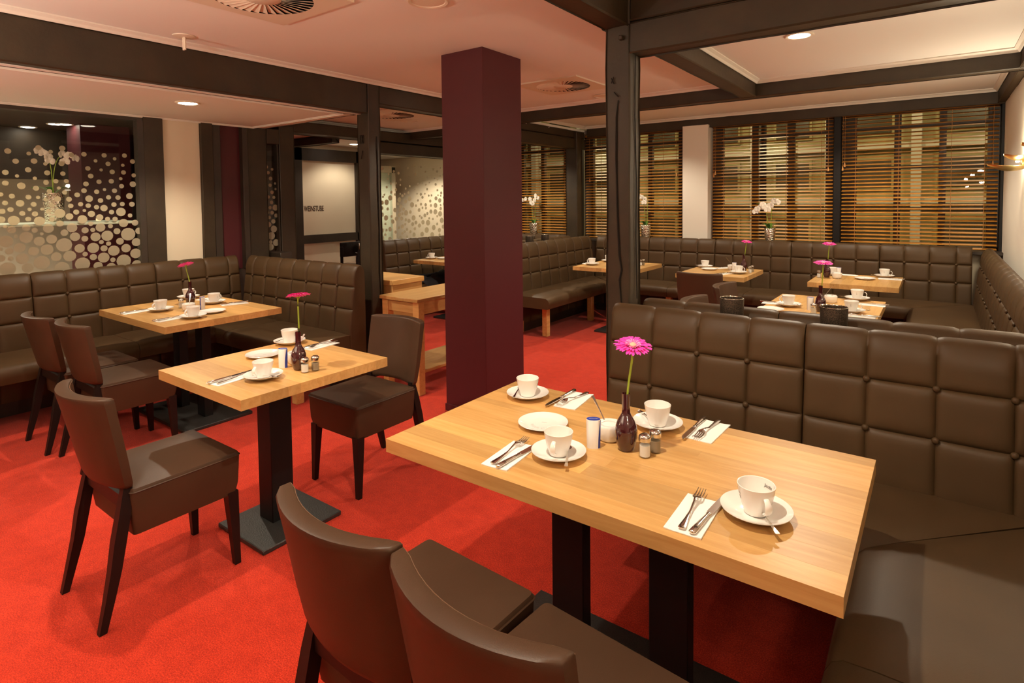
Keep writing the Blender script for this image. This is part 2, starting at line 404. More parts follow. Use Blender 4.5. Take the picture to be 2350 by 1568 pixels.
timber('timber_beam', 'dark hallway beam in front of the lettered panel', -7.2, -5.8, 4.30, 4.42, 2.20, 2.299, seed=26)

# aubergine column in the middle
colo = struct('column', lo_hi(-2.815, -2.445, 3.015, 3.455, 0, ZC, .002), 'aubergine', 'square aubergine column in the middle of the room')
obj('plinth', lo_hi(-2.822, -2.438, 3.008, 3.462, 0, .05, .002), 'aubergine', colo)

# plaster cornices around the ceiling bays (one object per bay)
def cornice(n, x0, x1, y0, y1, z, s=.034, label=None):
    prof = [(0, 0), (0, -s), (.006, -s), (s*.45, -s*.55), (s, -.007), (s, 0)]
    pts = []
    bm = bmesh.new(); rings = []
    for (cx, cy, dx, dy) in ((x0, y0, 1, 1), (x1, y0, -1, 1), (x1, y1, -1, -1), (x0, y1, 1, -1), (x0, y0, 1, 1)):
        rings.append([(cx+dx*a, cy+dy*a, z+b) for a, b in prof])
    loft(bm, rings, cap0=False, cap1=False)
    struct('trim_%d' % n, bm, 'cornice', label or 'white plaster cornice', sharp=20)
cornice(2, -3.85, -1.335, -4.1, 5.35, ZC)
cornice(3, -1.285, .44, 2.735, 5.35, ZC)
cornice(4, -4.03, .44, 5.47, 7.245, ZC)
cornice(5, -1.205, .50, -4.1, 2.605, ZC)
cornice(6, -5.40, -4.01, -4.1, 3.10, 2.239, .016)
cornice(7, -5.70, -4.03, 3.40, 5.35, 2.42, .028)

# left wall: big dotted glass, mullion, cream panel, dark frames, aubergine recess
XG = -5.42
DOTS = [(1.238,1.892,0.02),(1.28,1.821,0.019),(1.358,1.881,0.014),(1.387,1.827,0.02),(1.417,1.928,0.019),(1.49,1.902,0.014),(1.563,1.933,0.02),(1.62,1.885,0.018),(1.702,1.895,0.018),(1.454,1.809,0.013),(1.554,1.815,0.019),(1.219,1.738,0.019),(1.35,1.761,0.019),(1.284,1.714,0.012),(1.387,1.699,0.013),(1.463,1.742,0.019),(1.56,1.739,0.017),(1.216,1.661,0.019),(1.306,1.642,0.025),(1.391,1.625,0.019),(1.453,1.67,0.018),(1.514,1.68,0.017),(1.58,1.682,0.016),(1.724,1.785,0.018),(1.778,1.847,0.013),(1.839,1.894,0.018),(1.864,1.827,0.018),(1.912,1.87,0.013),(1.741,1.725,0.019),(1.814,1.776,0.012),(1.891,1.763,0.019),(1.796,1.681,0.018),(1.707,1.662,0.019),(1.882,1.687,0.019),(1.95,1.709,0.013),(1.969,1.82,0.013),(1.972,1.761,0.018),(1.984,1.9,0.018),(1.954,1.648,0.018),(2.042,1.854,0.019),(2.047,1.739,0.017),(2.038,1.665,0.024),(2.009,1.566,0.025),(1.692,1.609,0.019),(1.777,1.601,0.018),(1.832,1.619,0.012),(1.902,1.61,0.019),(1.187,1.58,0.015),(1.249,1.567,0.018),(1.344,1.559,0.018),(1.401,1.557,0.013),(1.446,1.54,0.013),(1.471,1.604,0.017),(1.566,1.595,0.017),(1.531,1.628,0.013),(1.592,1.542,0.019),(1.646,1.576,0.019),(1.52,1.545,0.022),(1.858,1.556,0.018),(1.925,1.554,0.019),(1.724,1.546,0.026),(1.801,1.531,0.019),(1.209,1.517,0.017),(1.294,1.514,0.025),(1.373,1.506,0.018),(1.483,1.496,0.017),(1.601,1.491,0.018),(1.666,1.503,0.017),(1.716,1.491,0.018),(1.772,1.478,0.018),(1.823,1.47,0.026),(1.894,1.497,0.019),(1.954,1.501,0.018),(2.025,1.498,0.021),(1.238,1.469,0.018),(1.191,1.457,0.019),(1.304,1.44,0.018),(1.347,1.469,0.013),(1.422,1.469,0.012),(1.46,1.45,0.018),(1.53,1.435,0.035),(1.59,1.409,0.025),(1.378,1.434,0.019),(1.635,1.442,0.02),(1.689,1.453,0.012),(1.735,1.425,0.025),(1.791,1.396,0.025),(1.875,1.436,0.019),(1.942,1.436,0.035),(2.008,1.405,0.017),(1.184,1.398,0.023),(1.253,1.389,0.035),(1.337,1.397,0.018),(1.403,1.38,0.034),(1.479,1.39,0.017),(1.674,1.384,0.033),(1.845,1.381,0.018),(1.898,1.379,0.019),(1.528,1.356,0.024),(1.728,1.347,0.018),(1.958,1.344,0.034),(2.043,1.343,0.025),(1.238,1.324,0.027),(1.323,1.334,0.025),(1.455,1.323,0.034),(1.372,1.313,0.019),(1.603,1.321,0.035),(1.793,1.315,0.034),(1.863,1.323,0.018),(1.908,1.279,0.025),(1.688,1.297,0.024),(1.74,1.298,0.017),(1.203,1.346,0.012),(1.204,1.24,0.042),(1.261,1.273,0.013),(1.32,1.263,0.041),(1.413,1.285,0.012),(1.396,1.229,0.034),(1.472,1.24,0.034),(1.553,1.285,0.025),(1.62,1.25,0.034),(1.684,1.231,0.023),(1.757,1.241,0.035),(1.838,1.245,0.042),(1.989,1.25,0.053),(2.069,1.274,0.027),(1.795,1.197,0.017),(1.845,1.181,0.018),(1.927,1.195,0.028),(1.28,1.189,0.035),(1.219,1.168,0.025),(1.359,1.157,0.034),(1.44,1.163,0.04),(1.548,1.191,0.052),(1.647,1.157,0.034),(1.738,1.154,0.041),(1.812,1.145,0.025),(1.88,1.121,0.042),(1.969,1.135,0.035),(2.047,1.18,0.034),(1.174,1.186,0.012),(1.292,1.107,0.04),(1.226,1.113,0.018),(1.496,1.104,0.034),(1.581,1.102,0.042),(1.682,1.109,0.018),(1.405,1.067,0.051),(1.736,1.081,0.025),(1.807,1.071,0.041),(1.871,1.047,0.019),(2.039,1.086,0.041),(1.173,1.12,0.025),(1.32,1.036,0.035),(1.205,1.04,0.049),(1.662,1.033,0.051),(1.949,1.031,0.053),(1.528,1.012,0.049),(1.434,0.993,0.026),(1.766,1.008,0.032),(1.857,0.988,0.035),(2.045,0.991,0.038)]
STRIP = [(3.271,1.86,0.016),(3.329,1.837,0.014),(3.286,1.801,0.018),(3.31,1.743,0.02),(3.303,1.675,0.018),(3.321,1.604,0.019),(3.281,1.556,0.017),(3.34,1.552,0.016),(3.313,1.501,0.019),(3.295,1.448,0.018),(3.354,1.447,0.031),(3.274,1.397,0.014),(3.316,1.396,0.019),(3.284,1.348,0.018),(3.327,1.307,0.023),(3.276,1.276,0.028),(3.36,1.366,0.021),(3.33,1.229,0.035),(3.302,1.161,0.039),(3.292,1.098,0.019),(3.351,1.088,0.035),(3.288,1.047,0.035),(3.362,1.637,0.012),(3.358,1.694,0.012)]
def disc_mesh():
    bm = bmesh.new()
    n = 14; a = [bm.verts.new((0, math.cos(2*PI*k/n), math.sin(2*PI*k/n))) for k in range(n)]
    b = [bm.verts.new((1, v.co.y, v.co.z)) for v in a]
    bm.faces.new(a[::-1]); bm.faces.new(b)
    for k in range(n): bm.faces.new((a[k], a[(k+1) % n], b[(k+1) % n], b[k]))
    me = mesh('frosted_dot', bm); me.materials.append(M['frost']); return me
DOT = disc_mesh()
def dotted(window, x, dots):
    for (y, z, r) in dots:
        d = obj('frosted_dot', DOT, 'frost', window, (x, y, z)); d.scale = (.0008, r, r)
rnd = random.Random(4)
extra = []                                   # the same scatter goes on to the left, outside the frame
for _ in range(900):
    z = rnd.uniform(.98, 1.93); r = rnd.choice((.018, .022, .035)) if z > 1.4 else rnd.choice((.025, .035, .045))
    y = rnd.uniform(.35, 1.13)
    if z > 1.5 and rnd.random() < .5: continue
    if all(math.hypot(y-a, z-b) > r+c+.006 for a, b, c in extra): extra.append((y, z, r))
    if len(extra) > 90: break
w1 = thing('window_1', 'large interior window with frosted white dots', 'window'); w1['kind'] = 'structure'
obj('pane', lo_hi(XG-.006, XG, -.2, 2.085, .95, 2.20, .001), 'glass', w1)
dotted(w1, XG+.0005, DOTS + extra)
bm = bmesh.new()
for a in ((XG-.05, XG+.02, -.25, 2.12, 2.195, 2.238), (XG-.05, XG+.03, 2.075, 2.12, .9, 2.2), (XG-.05, XG+.03, -.25, -.2, .9, 2.2), (XG-.08, XG-.008, -.25, 2.12, .86, .95)):
    box(bm, ((a[0]+a[1])/2, (a[2]+a[3])/2, (a[4]+a[5])/2), (a[1]-a[0], a[3]-a[2], a[5]-a[4]))
obj('window_frame', bm, 'timber_dark', w1)
struct('wall_left', lo_hi(XG-.12, XG-.012, -4.1, 3.04, 0, .86, .001), 'timber_dark', 'low wall under the dotted glass')
struct('wall_left', lo_hi(XG-.12, XG, -4.1, -.25, .86, 2.28, .001), 'cream')
struct('trim_8', lo_hi(XG-.10, XG+.03, 2.12, 2.275, .86, 2.239, .004), 'timber', 'wide dark jamb right of the dotted glass')
struct('wall_left', lo_hi(XG-.10, XG-.005, 2.275, 2.595, .86, 2.239, .002), 'cream', 'cream wall panel between dark jambs')
struct('trim_9', lo_hi(XG-.10, XG+.03, 2.595, 2.70, .86, 2.239, .004), 'timber', 'dark jamb right of the cream panel')
struct('trim_10', lo_hi(XG-.10, XG+.0, 2.70, 2.785, .86, 2.239, .004), 'timber_dark')
struct('wall_left', lo_hi(XG-.14, XG-.04, 2.785, 3.0, .86, 2.239, .002), 'aubergine', 'aubergine painted strip in the corner')
struct('trim_11', lo_hi(XG-.10, XG+.02, 2.985, 3.04, .86, 2.239, .004), 'timber_dark')
w2 = thing('window_2', 'narrow dotted pane between two timber posts', 'window'); w2['kind'] = 'structure'
obj('pane', lo_hi(XG-.056, XG-.05, 3.25, 3.39, .95, 2.10, .001), 'glass', w2)
dotted(w2, XG-.049, STRIP)
obj('window_frame', lo_hi(XG-.08, XG-.02, 3.372, 3.39, .95, 2.12, .002), 'timber_dark', w2)
struct('trim_12', lo_hi(-5.56, XG, 3.25, 3.39, 2.09, 2.24, .004), 'timber', 'short timber header over the narrow pane')
struct('wall_left', lo_hi(-5.56, XG-.02, 3.25, 3.39, 0, .95, .002), 'timber_dark')
sb = obj('storage_box', lo_hi(-5.55, -5.25, 3.262, 3.388, .93, 1.0, .004), 'timber_dark'); tag(sb, 'dark box with a pale edge on the ledge below the narrow pane', 'box')
struct('trim_13', lo_hi(-5.58, -5.22, 3.25, 3.41, .86, .93, .003), 'timber_dark')

# far left wall with its own dotted glass, lettered panel in the hallway
XF = -5.75
rnd = random.Random(9); fd = []
for _ in range(3000):
    z = rnd.uniform(1.0, 1.98); y = rnd.uniform(4.97, 6.95)
    r = rnd.uniform(.012, .022) if z > 1.55 else rnd.uniform(.016, .042)
    if z > 1.75 and rnd.random() < .6: continue
    if all(math.hypot(y-a, z-b) > r+c+(.03 if z > 1.6 else .005) for a, b, c in fd): fd.append((y, z, r))
    if len(fd) >= 240: break
w3 = thing('window_3', 'far interior glass with frosted dots above the far left bench', 'window'); w3['kind'] = 'structure'
obj('pane', lo_hi(XF-.006, XF, 4.95, 7.0, .95, 2.11, .001), 'glass', w3)
dotted(w3, XF+.0005, fd)
struct('wall_left', lo_hi(XF-.08, XF+.002, 4.95, 7.3, 0, .95, .002), 'timber_dark')
struct('trim_14', lo_hi(XF-.08, XF+.06, 4.86, 4.95, 0, 2.25, .004), 'timber', 'dark jamb at the left end of the far glass')
struct('trim_15', lo_hi(XF-.08, XF+.03, 7.0, 7.3, .9, 2.25, .004), 'timber')
XW = -7.0
struct('wall_left', lo_hi(XW-.12, XW-.02, 4.50, 5.80, 0, 2.3, .002), 'cream', 'hallway wall with the lettered panel')
struct('wall_left', lo_hi(XW-.12, XW+.02, 2.9, 4.50, 0, 2.3, .002), 'timber_dark', 'dark hallway panelling')
d1 = struct('door_1', lo_hi(XW-.02, XW+.005, 4.67, 5.60, .3, 2.075, .003), 'cream', 'cream hallway panel lettered in dark capitals, in a dark frame')
bm = bmesh.new()
for (y0, y1, z0, z1) in ((4.56, 4.67, 0, 2.235), (5.58, 5.76, 0, 2.235), (4.56, 5.76, 2.07, 2.235), (4.67, 5.60, .93, 1.045)):
    box(bm, (XW+.02, (y0+y1)/2, (z0+z1)/2), (.07, y1-y0, z1-z0))
obj('door_frame', bm, 'timber_dark', d1)
cu = bpy.data.curves.new('lettering', 'FONT'); cu.body = 'WEINSTUBE'; cu.size = .104; cu.extrude = .001; cu.offset = .0014
t = text_obj('lettering', cu, 'ink', d1)
t.location = (XW+.007, 4.715, 1.375); t.rotation_euler = (PI/2, 0, PI/2); t.scale = (.56, 1, 1)
# hallway behind the far glass
struct('wall_hall', lo_hi(-10.5, -10.4, 2.9, 7.6, 0, 2.30, .002), 'cream')
struct('wall_hall', lo_hi(-7.12, -7.02, 5.80, 6.0, 0, 2.3, .002), 'facade', 'ochre hallway wall beside the lift')
struct('wall_hall', lo_hi(-10.5, -5.8, 7.5, 7.6, 0, 2.30, .002), 'cream')
d2 = struct('door_2', lo_hi(-7.9, -7.86, 6.2, 7.05, 0, 2.0, .003), 'mint', 'pale green glass lift door in the hallway')
bm = bmesh.new()
for (y0, y1, z0, z1) in ((6.12, 6.2, 0, 2.1), (7.05, 7.13, 0, 2.1), (6.12, 7.13, 2.0, 2.12)): box(bm, (-7.86, (y0+y1)/2, (z0+z1)/2), (.1, y1-y0, z1-z0))
obj('door_frame', bm, 'steel', d2)

# room behind the big dotted glass
struct('floor', lo_hi(-8.6, -5.6, -2, 2.9, 0, .004, .001), 'lino', 'beige floor added behind the dotted glass for neutral bounce light')  # laid over the carpet so the bounce light here stays neutral
struct('floor', lo_hi(-10.4, -5.85, 5.7, 7.5, 0, .004, .001), 'lino', 'beige hallway floor')
struct('wall_backroom', lo_hi(-8.6, -8.5, -2, 3.0, 0, 2.4, .002), 'cream', 'cream wall of the room behind the dotted glass')
struct('ceiling', lo_hi(-9.4, -5.5, -2, 2.95, 2.36, 2.42, .002), 'timber', 'dark ceiling of the room behind the dotted glass')
struct('wall_backroom', lo_hi(-9.4, -5.55, 2.85, 3.0, 0, 2.4, .002), 'timber_dark')
struct('wall_backroom', lo_hi(-9.4, -5.5, -2.1, -2, 0, 2.4, .002), 'cream')
struct('column', lo_hi(-7.75, -7.35, 2.28, 2.75, 0, 2.36, .003), 'aubergine', 'aubergine column in the room behind the dotted glass')
struct('trim_16', lo_hi(-8.5, -8.2, -2, 2.85, 1.80, 2.36, .004), 'timber', 'dark beam in the room behind the dotted glass')
struct('trim_17', lo_hi(-5.98, XG-.012, -.2, 2.07, 1.338, 1.36, .004), 'mint', 'pale ledge behind the dotted glass')
struct('trim_22', lo_hi(-6.4, -6.3, 2.45, 2.75, 0, 2.05, .004), 'cream', 'cream pier in the room behind the dotted glass')

# windows to the street: frames, muntins, panes
def street_window(n, x0, x1, vert, label, y=7.42):
    wn = thing('window_%d' % n, label, 'window'); wn['kind'] = 'structure'
    zs = (.95, 1.36, 1.80, 2.23, 2.40)
    bm = bmesh.new()
    for (a, b) in vert: box(bm, ((a+b)/2, y, 1.665), (b-a, .06, 1.45))
    box(bm, ((x0+x1)/2, y, 2.385), (x1-x0, .06, .05)); box(bm, ((x0+x1)/2, y, .955), (x1-x0, .06, .05))
    obj('window_frame', bm, 'timber_dark', wn)
    for z in zs[1:4]:
        obj('muntin', lo_hi(x0, x1, y-.025, y+.025, z-.018, z+.018, .002), 'timber_dark', wn)
    vs = sorted(vert)
    for (p, q) in zip(vs, vs[1:]):
        for za, zb in zip(zs, zs[1:]): obj('pane', lo_hi(p[1], q[0], y-.003, y+.003, za, zb, .0005), 'glass', wn)
street_window(4, -.92, .50, ((-.92, -.73), (-.385, -.325), (0, .06), (.385, .50)), 'street window behind the rightmost blind')
street_window(5, -2.29, -.92, ((-2.29, -2.16), (-1.82, -1.75), (-1.43, -1.35), (-1.03, -.92)), 'street window behind the blind right of the white pier')
street_window(6, -4.12, -2.61, ((-4.12, -3.98), (-3.62, -3.56), (-3.15, -3.09), (-2.73, -2.61)), 'street window between the far post and the white pier')
street_window(7, -5.75, -4.16, ((-5.75, -5.55), (-5.25, -5.19), (-4.87, -4.81), (-4.47, -4.39), (-4.27, -4.16)), 'street window behind the leftmost blind')
struct('trim_18', lo_hi(-.935, -.865, 7.26, 7.44, .93, 2.38, .003), 'black', 'black post between the two right blinds')
struct('trim_19', lo_hi(.475, .50, 7.25, 7.42, .93, 2.38, .003), 'black')

# the street outside at night
struct('floor', lo_hi(-14, 8, 7.6, 18, -.6, -.5, .01), 'asphalt', 'dark street outside')
fac = thing('building', 'lit ochre building across the street with pale piers', 'building', (0, 12.4, -.5))
obj('wall', lo_hi(-12, 7, .3, .8, 0, 6, .01), 'facade', fac)
for k in range(13):
    x = -11.2+1.35*k
    obj('pier', lo_hi(x, x+.16, .02, .3, 0, 6, .01), 'facade_pale', fac)
    for z0, z1 in ((.5, 1.62), (2.1, 2.72), (3.1, 4.3)):
        f = obj('window', lo_hi(x+.4, x+1.1, .24, .32, z0, z1, .01), 'facade', fac)
        obj('pane', lo_hi(x+.45, x+1.05, .22, .25, z0+.05, z1-.05, .005), 'dark_glass', f)
obj('ledge', lo_hi(-12, 7, .1, .3, 1.85, 1.97, .01), 'facade_pale', fac)
obj('ledge', lo_hi(-12, 7, .1, .3, 2.85, 2.95, .01), 'facade_pale', fac)

# ------------------------------------------------------------------ lamps and ceiling fittings
def downlight(x, y, z, label, watts=SPOT_W, size=.075, angle=135, group='ceiling downlights', r=.062):
    t = thing('ceiling_light', label, 'ceiling light', (x, y, z), 0, group)
    bm = bmesh.new(); lathe(bm, [(r, -.001), (r*1.32, -.001), (r*1.36, -.006), (r*1.28, -.010), (r*1.02, -.008), (r, -.001)], 28)
    obj('ring', bm, 'vent', t)
    bm = bmesh.new(); lathe(bm, [(0, -.013), (r*.7, -.012), (r*1.0, -.004), (r, -.001)], 28)
    obj('lamp_glass', bm, 'lampglow', t)
    if watts:
        ld = bpy.data.lights.new('lamp', 'SPOT'); ld.energy = watts; ld.color = LAMP_COL
        ld.spot_size = math.radians(angle); ld.spot_blend = .55; ld.shadow_soft_size = size*.3
        lo = bpy.data.objects.new('lamp', ld); C.objects.link(lo); lo.parent = t; lo.location = (0, 0, -.03)
    return t
downlight(-.72, 4.05, ZC, 'ceiling downlight in the bay above the table behind the bench')
downlight(-.71, 6.25, ZC, 'ceiling downlight half hidden by the second cross beam', SPOT_W*.85)
downlight(-.87, 1.02, ZC, 'ceiling downlight above the large foreground table', SPOT_W*1.05, angle=112)
downlight(-4.44, 2.05, 2.238, 'ceiling downlight over the left corner booth', SPOT_W*.75)
downlight(-2.62, .80, ZC, 'ceiling downlight near the camera above the chairs', SPOT_W*.95, angle=108)
downlight(-2.92, 6.25, ZC, 'ceiling downlight hidden behind the split post', SPOT_W*.7)
downlight(-4.75, 6.25, 2.42, 'ceiling downlight of the far left bay', SPOT_W*.8)
downlight(-3.20, 4.10, ZC, 'ceiling downlight hidden behind the aubergine column', SPOT_W*1.0)
downlight(-6.53, 5.22, 2.30, 'ceiling downlight in the hallway', SPOT_W*.22)
downlight(-8.05, 2.02, 2.36, 'leftmost downlight behind the dotted glass', 0)
downlight(-7.55, 2.13, 2.36, 'middle downlight behind the dotted glass', 0)
downlight(-7.50, 2.19, 2.36, 'rightmost downlight behind the dotted glass', 0)
downlight(-7.4, .2, 2.36, 'added unseen downlight further left, lighting the room behind the dotted glass', ROOM_W)  # added out of view to brighten the back room
downlight(-6.3, 1.0, 2.36, 'added unseen downlight near the glass, lighting the dots from behind', ROOM_W)  # added close to the pane so light comes through the dots
downlight(-7.0, 6.7, 2.30, 'added downlight over the lift, lighting the hallway behind the far glass', SPOT_W*1.0)  # added to brighten the hallway seen through the far glass
def point(name, loc, watts, col, size=.05):
    ld = bpy.data.lights.new(name, 'POINT'); ld.energy = watts; ld.color = col; ld.shadow_soft_size = size
    o = bpy.data.objects.new(name, ld); C.objects.link(o); o.location = loc; return o
def facade_fill_lamp(x, y, label):  # lamp added outdoors only to light the facade
    t = thing('facade_fill_lamp', label, 'added lamp', (x, y, -.5), 0, 'lamps added outside the windows to light the facade')
    bm = bmesh.new(); tube(bm, [(0, 0, 0), (0, 0, 4.4)], [.06, .04], 10); obj('pole', bm, 'black', t)
    bm = bmesh.new(); lathe(bm, [(0, 4.35), (.16, 4.45), (.18, 4.6), (.06, 4.75), (0, 4.78)], 16); obj('lantern', bm, 'lampglow', t)
    l = point('lamp', (0, 0, 4.3), 230, (1.0, .80, .42), .15); l.parent = t
facade_fill_lamp(-5.2, 9.6, 'added lamp outside the left window, lighting the facade'); facade_fill_lamp(.9, 9.6, 'added lamp outside the right window, lighting the facade')
facade_fill_lamp(-2.2, 9.6, 'added lamp outside the white pier, lighting the facade')

def vent(x, y, z, label, s=.62):
    t = thing('ceiling_vent', label, 'vent', (x, y, z), 0, 'square swirl ceiling vents')
    R, r0 = s*.385, s*.14
    bm = bmesh.new(); n = 40; h = s/2
    def sq(a):
        c, d = math.cos(a), math.sin(a); k = h/max(abs(c), abs(d)); return (c*k, d*k)
    outer = [bm.verts.new((*sq(2*PI*k/n), -.012)) for k in range(n)]
    inner = [bm.verts.new((R*math.cos(2*PI*k/n), R*math.sin(2*PI*k/n), -.012)) for k in range(n)]
    top = [bm.verts.new((v.co.x, v.co.y, 0)) for v in outer]
    for k in range(n):
        j = (k+1) % n
        bm.faces.new((outer[k], outer[j], inner[j], inner[k])); bm.faces.new((outer[k], top[k], top[j], outer[j]))
    obj('face_plate', bm, 'vent', t)
    bm = bmesh.new(); lathe(bm, [(0, -.0015), (R*1.01, -.0015), (R*1.01, -.012)], 32); obj('backing', bm, 'void', t)
    bm = bmesh.new(); lathe(bm, [(0, -.016), (r0*.9, -.016), (r0, -.010)], 24); obj('hub', bm, 'vent', t)
    bm = bmesh.new()
    wv = R*.085
    vs = [(r0, -wv*.45, -.012), (R, -wv, -.012), (R, wv, -.002), (r0, wv*.45, -.004)]
    a = [bm.verts.new(v) for v in vs]; b = [bm.verts.new((v[0], v[1], v[2]-.0015)) for v in vs]
    bm.faces.new(a); bm.faces.new(b[::-1])
    for k in range(4): bm.faces.new((a[k], b[k], b[(k+1) % 4], a[(k+1) % 4]))
    me = mesh('vane', bm)
    for k in range(34): obj('vane', me, 'vent', t, rot=(0, 0, 2*PI*k/34))
    return t
vent(-2.70, 1.62, ZC, 'square swirl vent at the top edge of the photo')
vent(-2.71, 4.48, ZC, 'square swirl vent right of the aubergine column')
vent(-4.70, 4.25, 2.42, 'square swirl vent of the far left bay')
def speaker(x, y, z, label):
    o = thing('ceiling_speaker', label, 'speaker', (x, y, z), 0, 'round ceiling speakers')
    bm = bmesh.new(); lathe(bm, [(.085, -.002), (.105, -.002), (.108, -.007), (.10, -.011), (.088, -.008), (.085, -.002)], 32); obj('ring', bm, 'vent', o)
    bm = bmesh.new(); lathe(bm, [(0, -.006), (.05, -.006), (.088, -.004)], 32); obj('grille', bm, 'vent', o)
speaker(-2.10, 2.16, ZC, 'round ceiling speaker at the top edge of the photo')
speaker(-2.66, 5.18, ZC, 'round ceiling speaker partly behind the split post')
speaker(-4.88, 4.68, 2.42, 'round ceiling speaker of the far left bay')
sp = thing('sprinkler', 'small ceiling rosette with two hanging rods above the long left beam', 'sprinkler', (-3.70, 1.70, ZC))
bm = bmesh.new(); lathe(bm, [(0, -.010), (.045, -.010), (.062, -.006), (.064, -.001)], 24); obj('rosette', bm, 'vent', sp)
for s in (-1, 1):
    bm = bmesh.new(); tube(bm, [(s*.009, 0, -.008), (s*.009, 0, -.085)], .0065, 10); obj('rod', bm, 'vent', sp)

# brass sconces: one in view, the others added unseen to brighten the ceiling
def leaf_shade(L, wd, dz, yoff, sag):
    bm = bmesh.new(); rings = []
    for i in range(13):
        s = i/12; x = -L*(1-s) ; hw = wd*math.sin(PI*min(1, .04+s*.62))**.8
        z = dz - sag*math.sin(PI*s*.75)
        q = []
        for k in range(9):
            u = -1+2*k/8
            q.append((x, yoff+hw*u, z - .035*(1-u*u)*math.sin(PI*(.1+.7*s))))
        q += [(p[0], p[1], p[2]+.003) for p in reversed(q)]
        rings.append(q)
    loft(bm, rings); return bm
def sconce(x, y, z, rz, label, up_w=SCONCE_W):
    sn = thing('wall_sconce', label, 'wall lamp', (x, y, z), rz)
    obj('leaf_shade', leaf_shade(.215, .075, .02, .02, .02), 'brass', sn)
    obj('leaf_shade', leaf_shade(.13, .055, .085, -.05, .015), 'brass', sn)
    bm = bmesh.new(); tube(bm, [(-.001, 0, .02), (-.03, 0, .02)], .035, 16); obj('wall_plate', bm, 'brass', sn)
    bm = bmesh.new(); tube(bm, [(-.05, -.04, .035), (-.05, .04, .035)], .010, 10); obj('bulb', bm, 'sconceglow', sn)
    l = point('lamp', (-.075, 0, .10), up_w, (1.0, .84, .60), .03); l.parent = sn
    l = point('lamp', (-.055, -.10, -.03), up_w*.4, (1.0, .84, .60), .03); l.parent = sn
sconce(.5, 5.45, 1.70, 0, 'brass wall sconce with two leaf shaped shades')
sconce(.5, 3.30, 1.70, 0, 'added unseen brass sconce on the right wall, brightening the right bay ceiling')  # added beyond the frame as uplight for the right bay
sconce(.5, 0.60, 1.70, 0, 'added unseen brass sconce on the right wall beside the camera, for fill')  # added beside the camera, out of frame, as ceiling fill
sconce(-5.40, -1.2, 1.70, PI, 'added unseen brass sconce on the left wall behind the camera, for fill')  # added behind the camera as ceiling fill
def fill_uplight(x, y, label):  # uplighter added out of view to lift the ceiling brightness
    t = thing('fill_uplight', label, 'added uplight', (x, y, 0), 0, 'uplighters added unseen behind the camera for ceiling fill')
    bm = bmesh.new(); lathe(bm, [(0, 0), (.15, 0), (.15, .02), (.02, .03), (0, .03)], 24); obj('base', bm, 'black', t)
    bm = bmesh.new(); tube(bm, [(0, 0, .03), (0, 0, 1.62)], .012, 10); obj('pole', bm, 'black', t)
    bm = bmesh.new(); lathe(bm, [(0, 1.62), (.06, 1.64), (.16, 1.72), (.155, 1.725), (.055, 1.655), (0, 1.65)], 28); obj('lamp_shade', bm, 'black', t)
    l = point('lamp', (0, 0, 1.70), UPLIGHT_W, (1.0, .86, .66), .05); l.parent = t
fill_uplight(-2.2, -1.2, 'added black uplighter behind the camera at right, brightening the ceiling'); fill_uplight(-3.5, -.9, 'added black uplighter behind the camera at left, brightening the ceiling')

# ------------------------------------------------------------------ wooden blinds
def slat_mesh(L):
    bm = bmesh.new(); box(bm, (0, 0, 0), (L, .049, .003)); return mesh('slat', bm, smooth=False)
def blind(x0, x1, label, ladders, pulls, y=7.325, z0=.965, z1=2.355, n=36):
    t = thing('wooden_blind', label, 'blind', ((x0+x1)/2, y, z0), 0, 'wooden slat window blinds')
    L = x1-x0; me = slat_mesh(L); cx = (x0+x1)/2
    rnd = random.Random(int(abs(x0)*100))
    for k in range(n):
        s = obj('slat', me, 'slat', t, (0, 0, (z1-z0)*k/(n-1)), (math.radians(17+rnd.uniform(-1.5, 1.5)), math.radians(rnd.uniform(-.12, .12)), 0))
    obj('headrail', bbox((0, .0, z1-z0+.03), (L, .05, .03), .003), 'slat', t)
    for x in ladders:
        bm = bmesh.new(); box(bm, (x-cx, -.027, (z1-z0)/2), (.004, .0015, z1-z0)); obj('ladder_cord', bm, 'cord', t)
    for (x, zt) in pulls:
        bm = bmesh.new(); tube(bm, [(x-cx, -.04, z1-z0+.02), (x-cx, -.04, zt-z0)], .0022, 5); p = obj('pull_cord', bm, 'cord', t)
        bm = bmesh.new(); lathe(bm, [(0, .045), (.005, .045), (.0105, 0), (0, 0)], 10, (x-cx, -.04, zt-z0-.02)); obj('tassel', bm, 'tassel', p)
blind(-2.265, -.945, 'wooden blind right of the white pier behind the orchid', (-2.13, -1.80, -1.42, -1.06), ((-2.245, 1.77), (-2.225, 1.80), (-.99, 1.80)))
blind(-.86, .465, 'rightmost wooden blind beside the wall sconce', (-.73, -.34, .10, .36), ((-.85, 1.80), (-.83, 1.84), (.42, 1.80)))
blind(-4.06, -2.66, 'wooden blind left of the white pier', (-3.8, -3.3, -2.9), ((-3.98, 1.76), (-2.72, 1.80)))
blind(-5.60, -4.18, 'leftmost wooden blind left of the far post', (-5.3, -4.85, -4.4), ((-4.25, 1.80),))

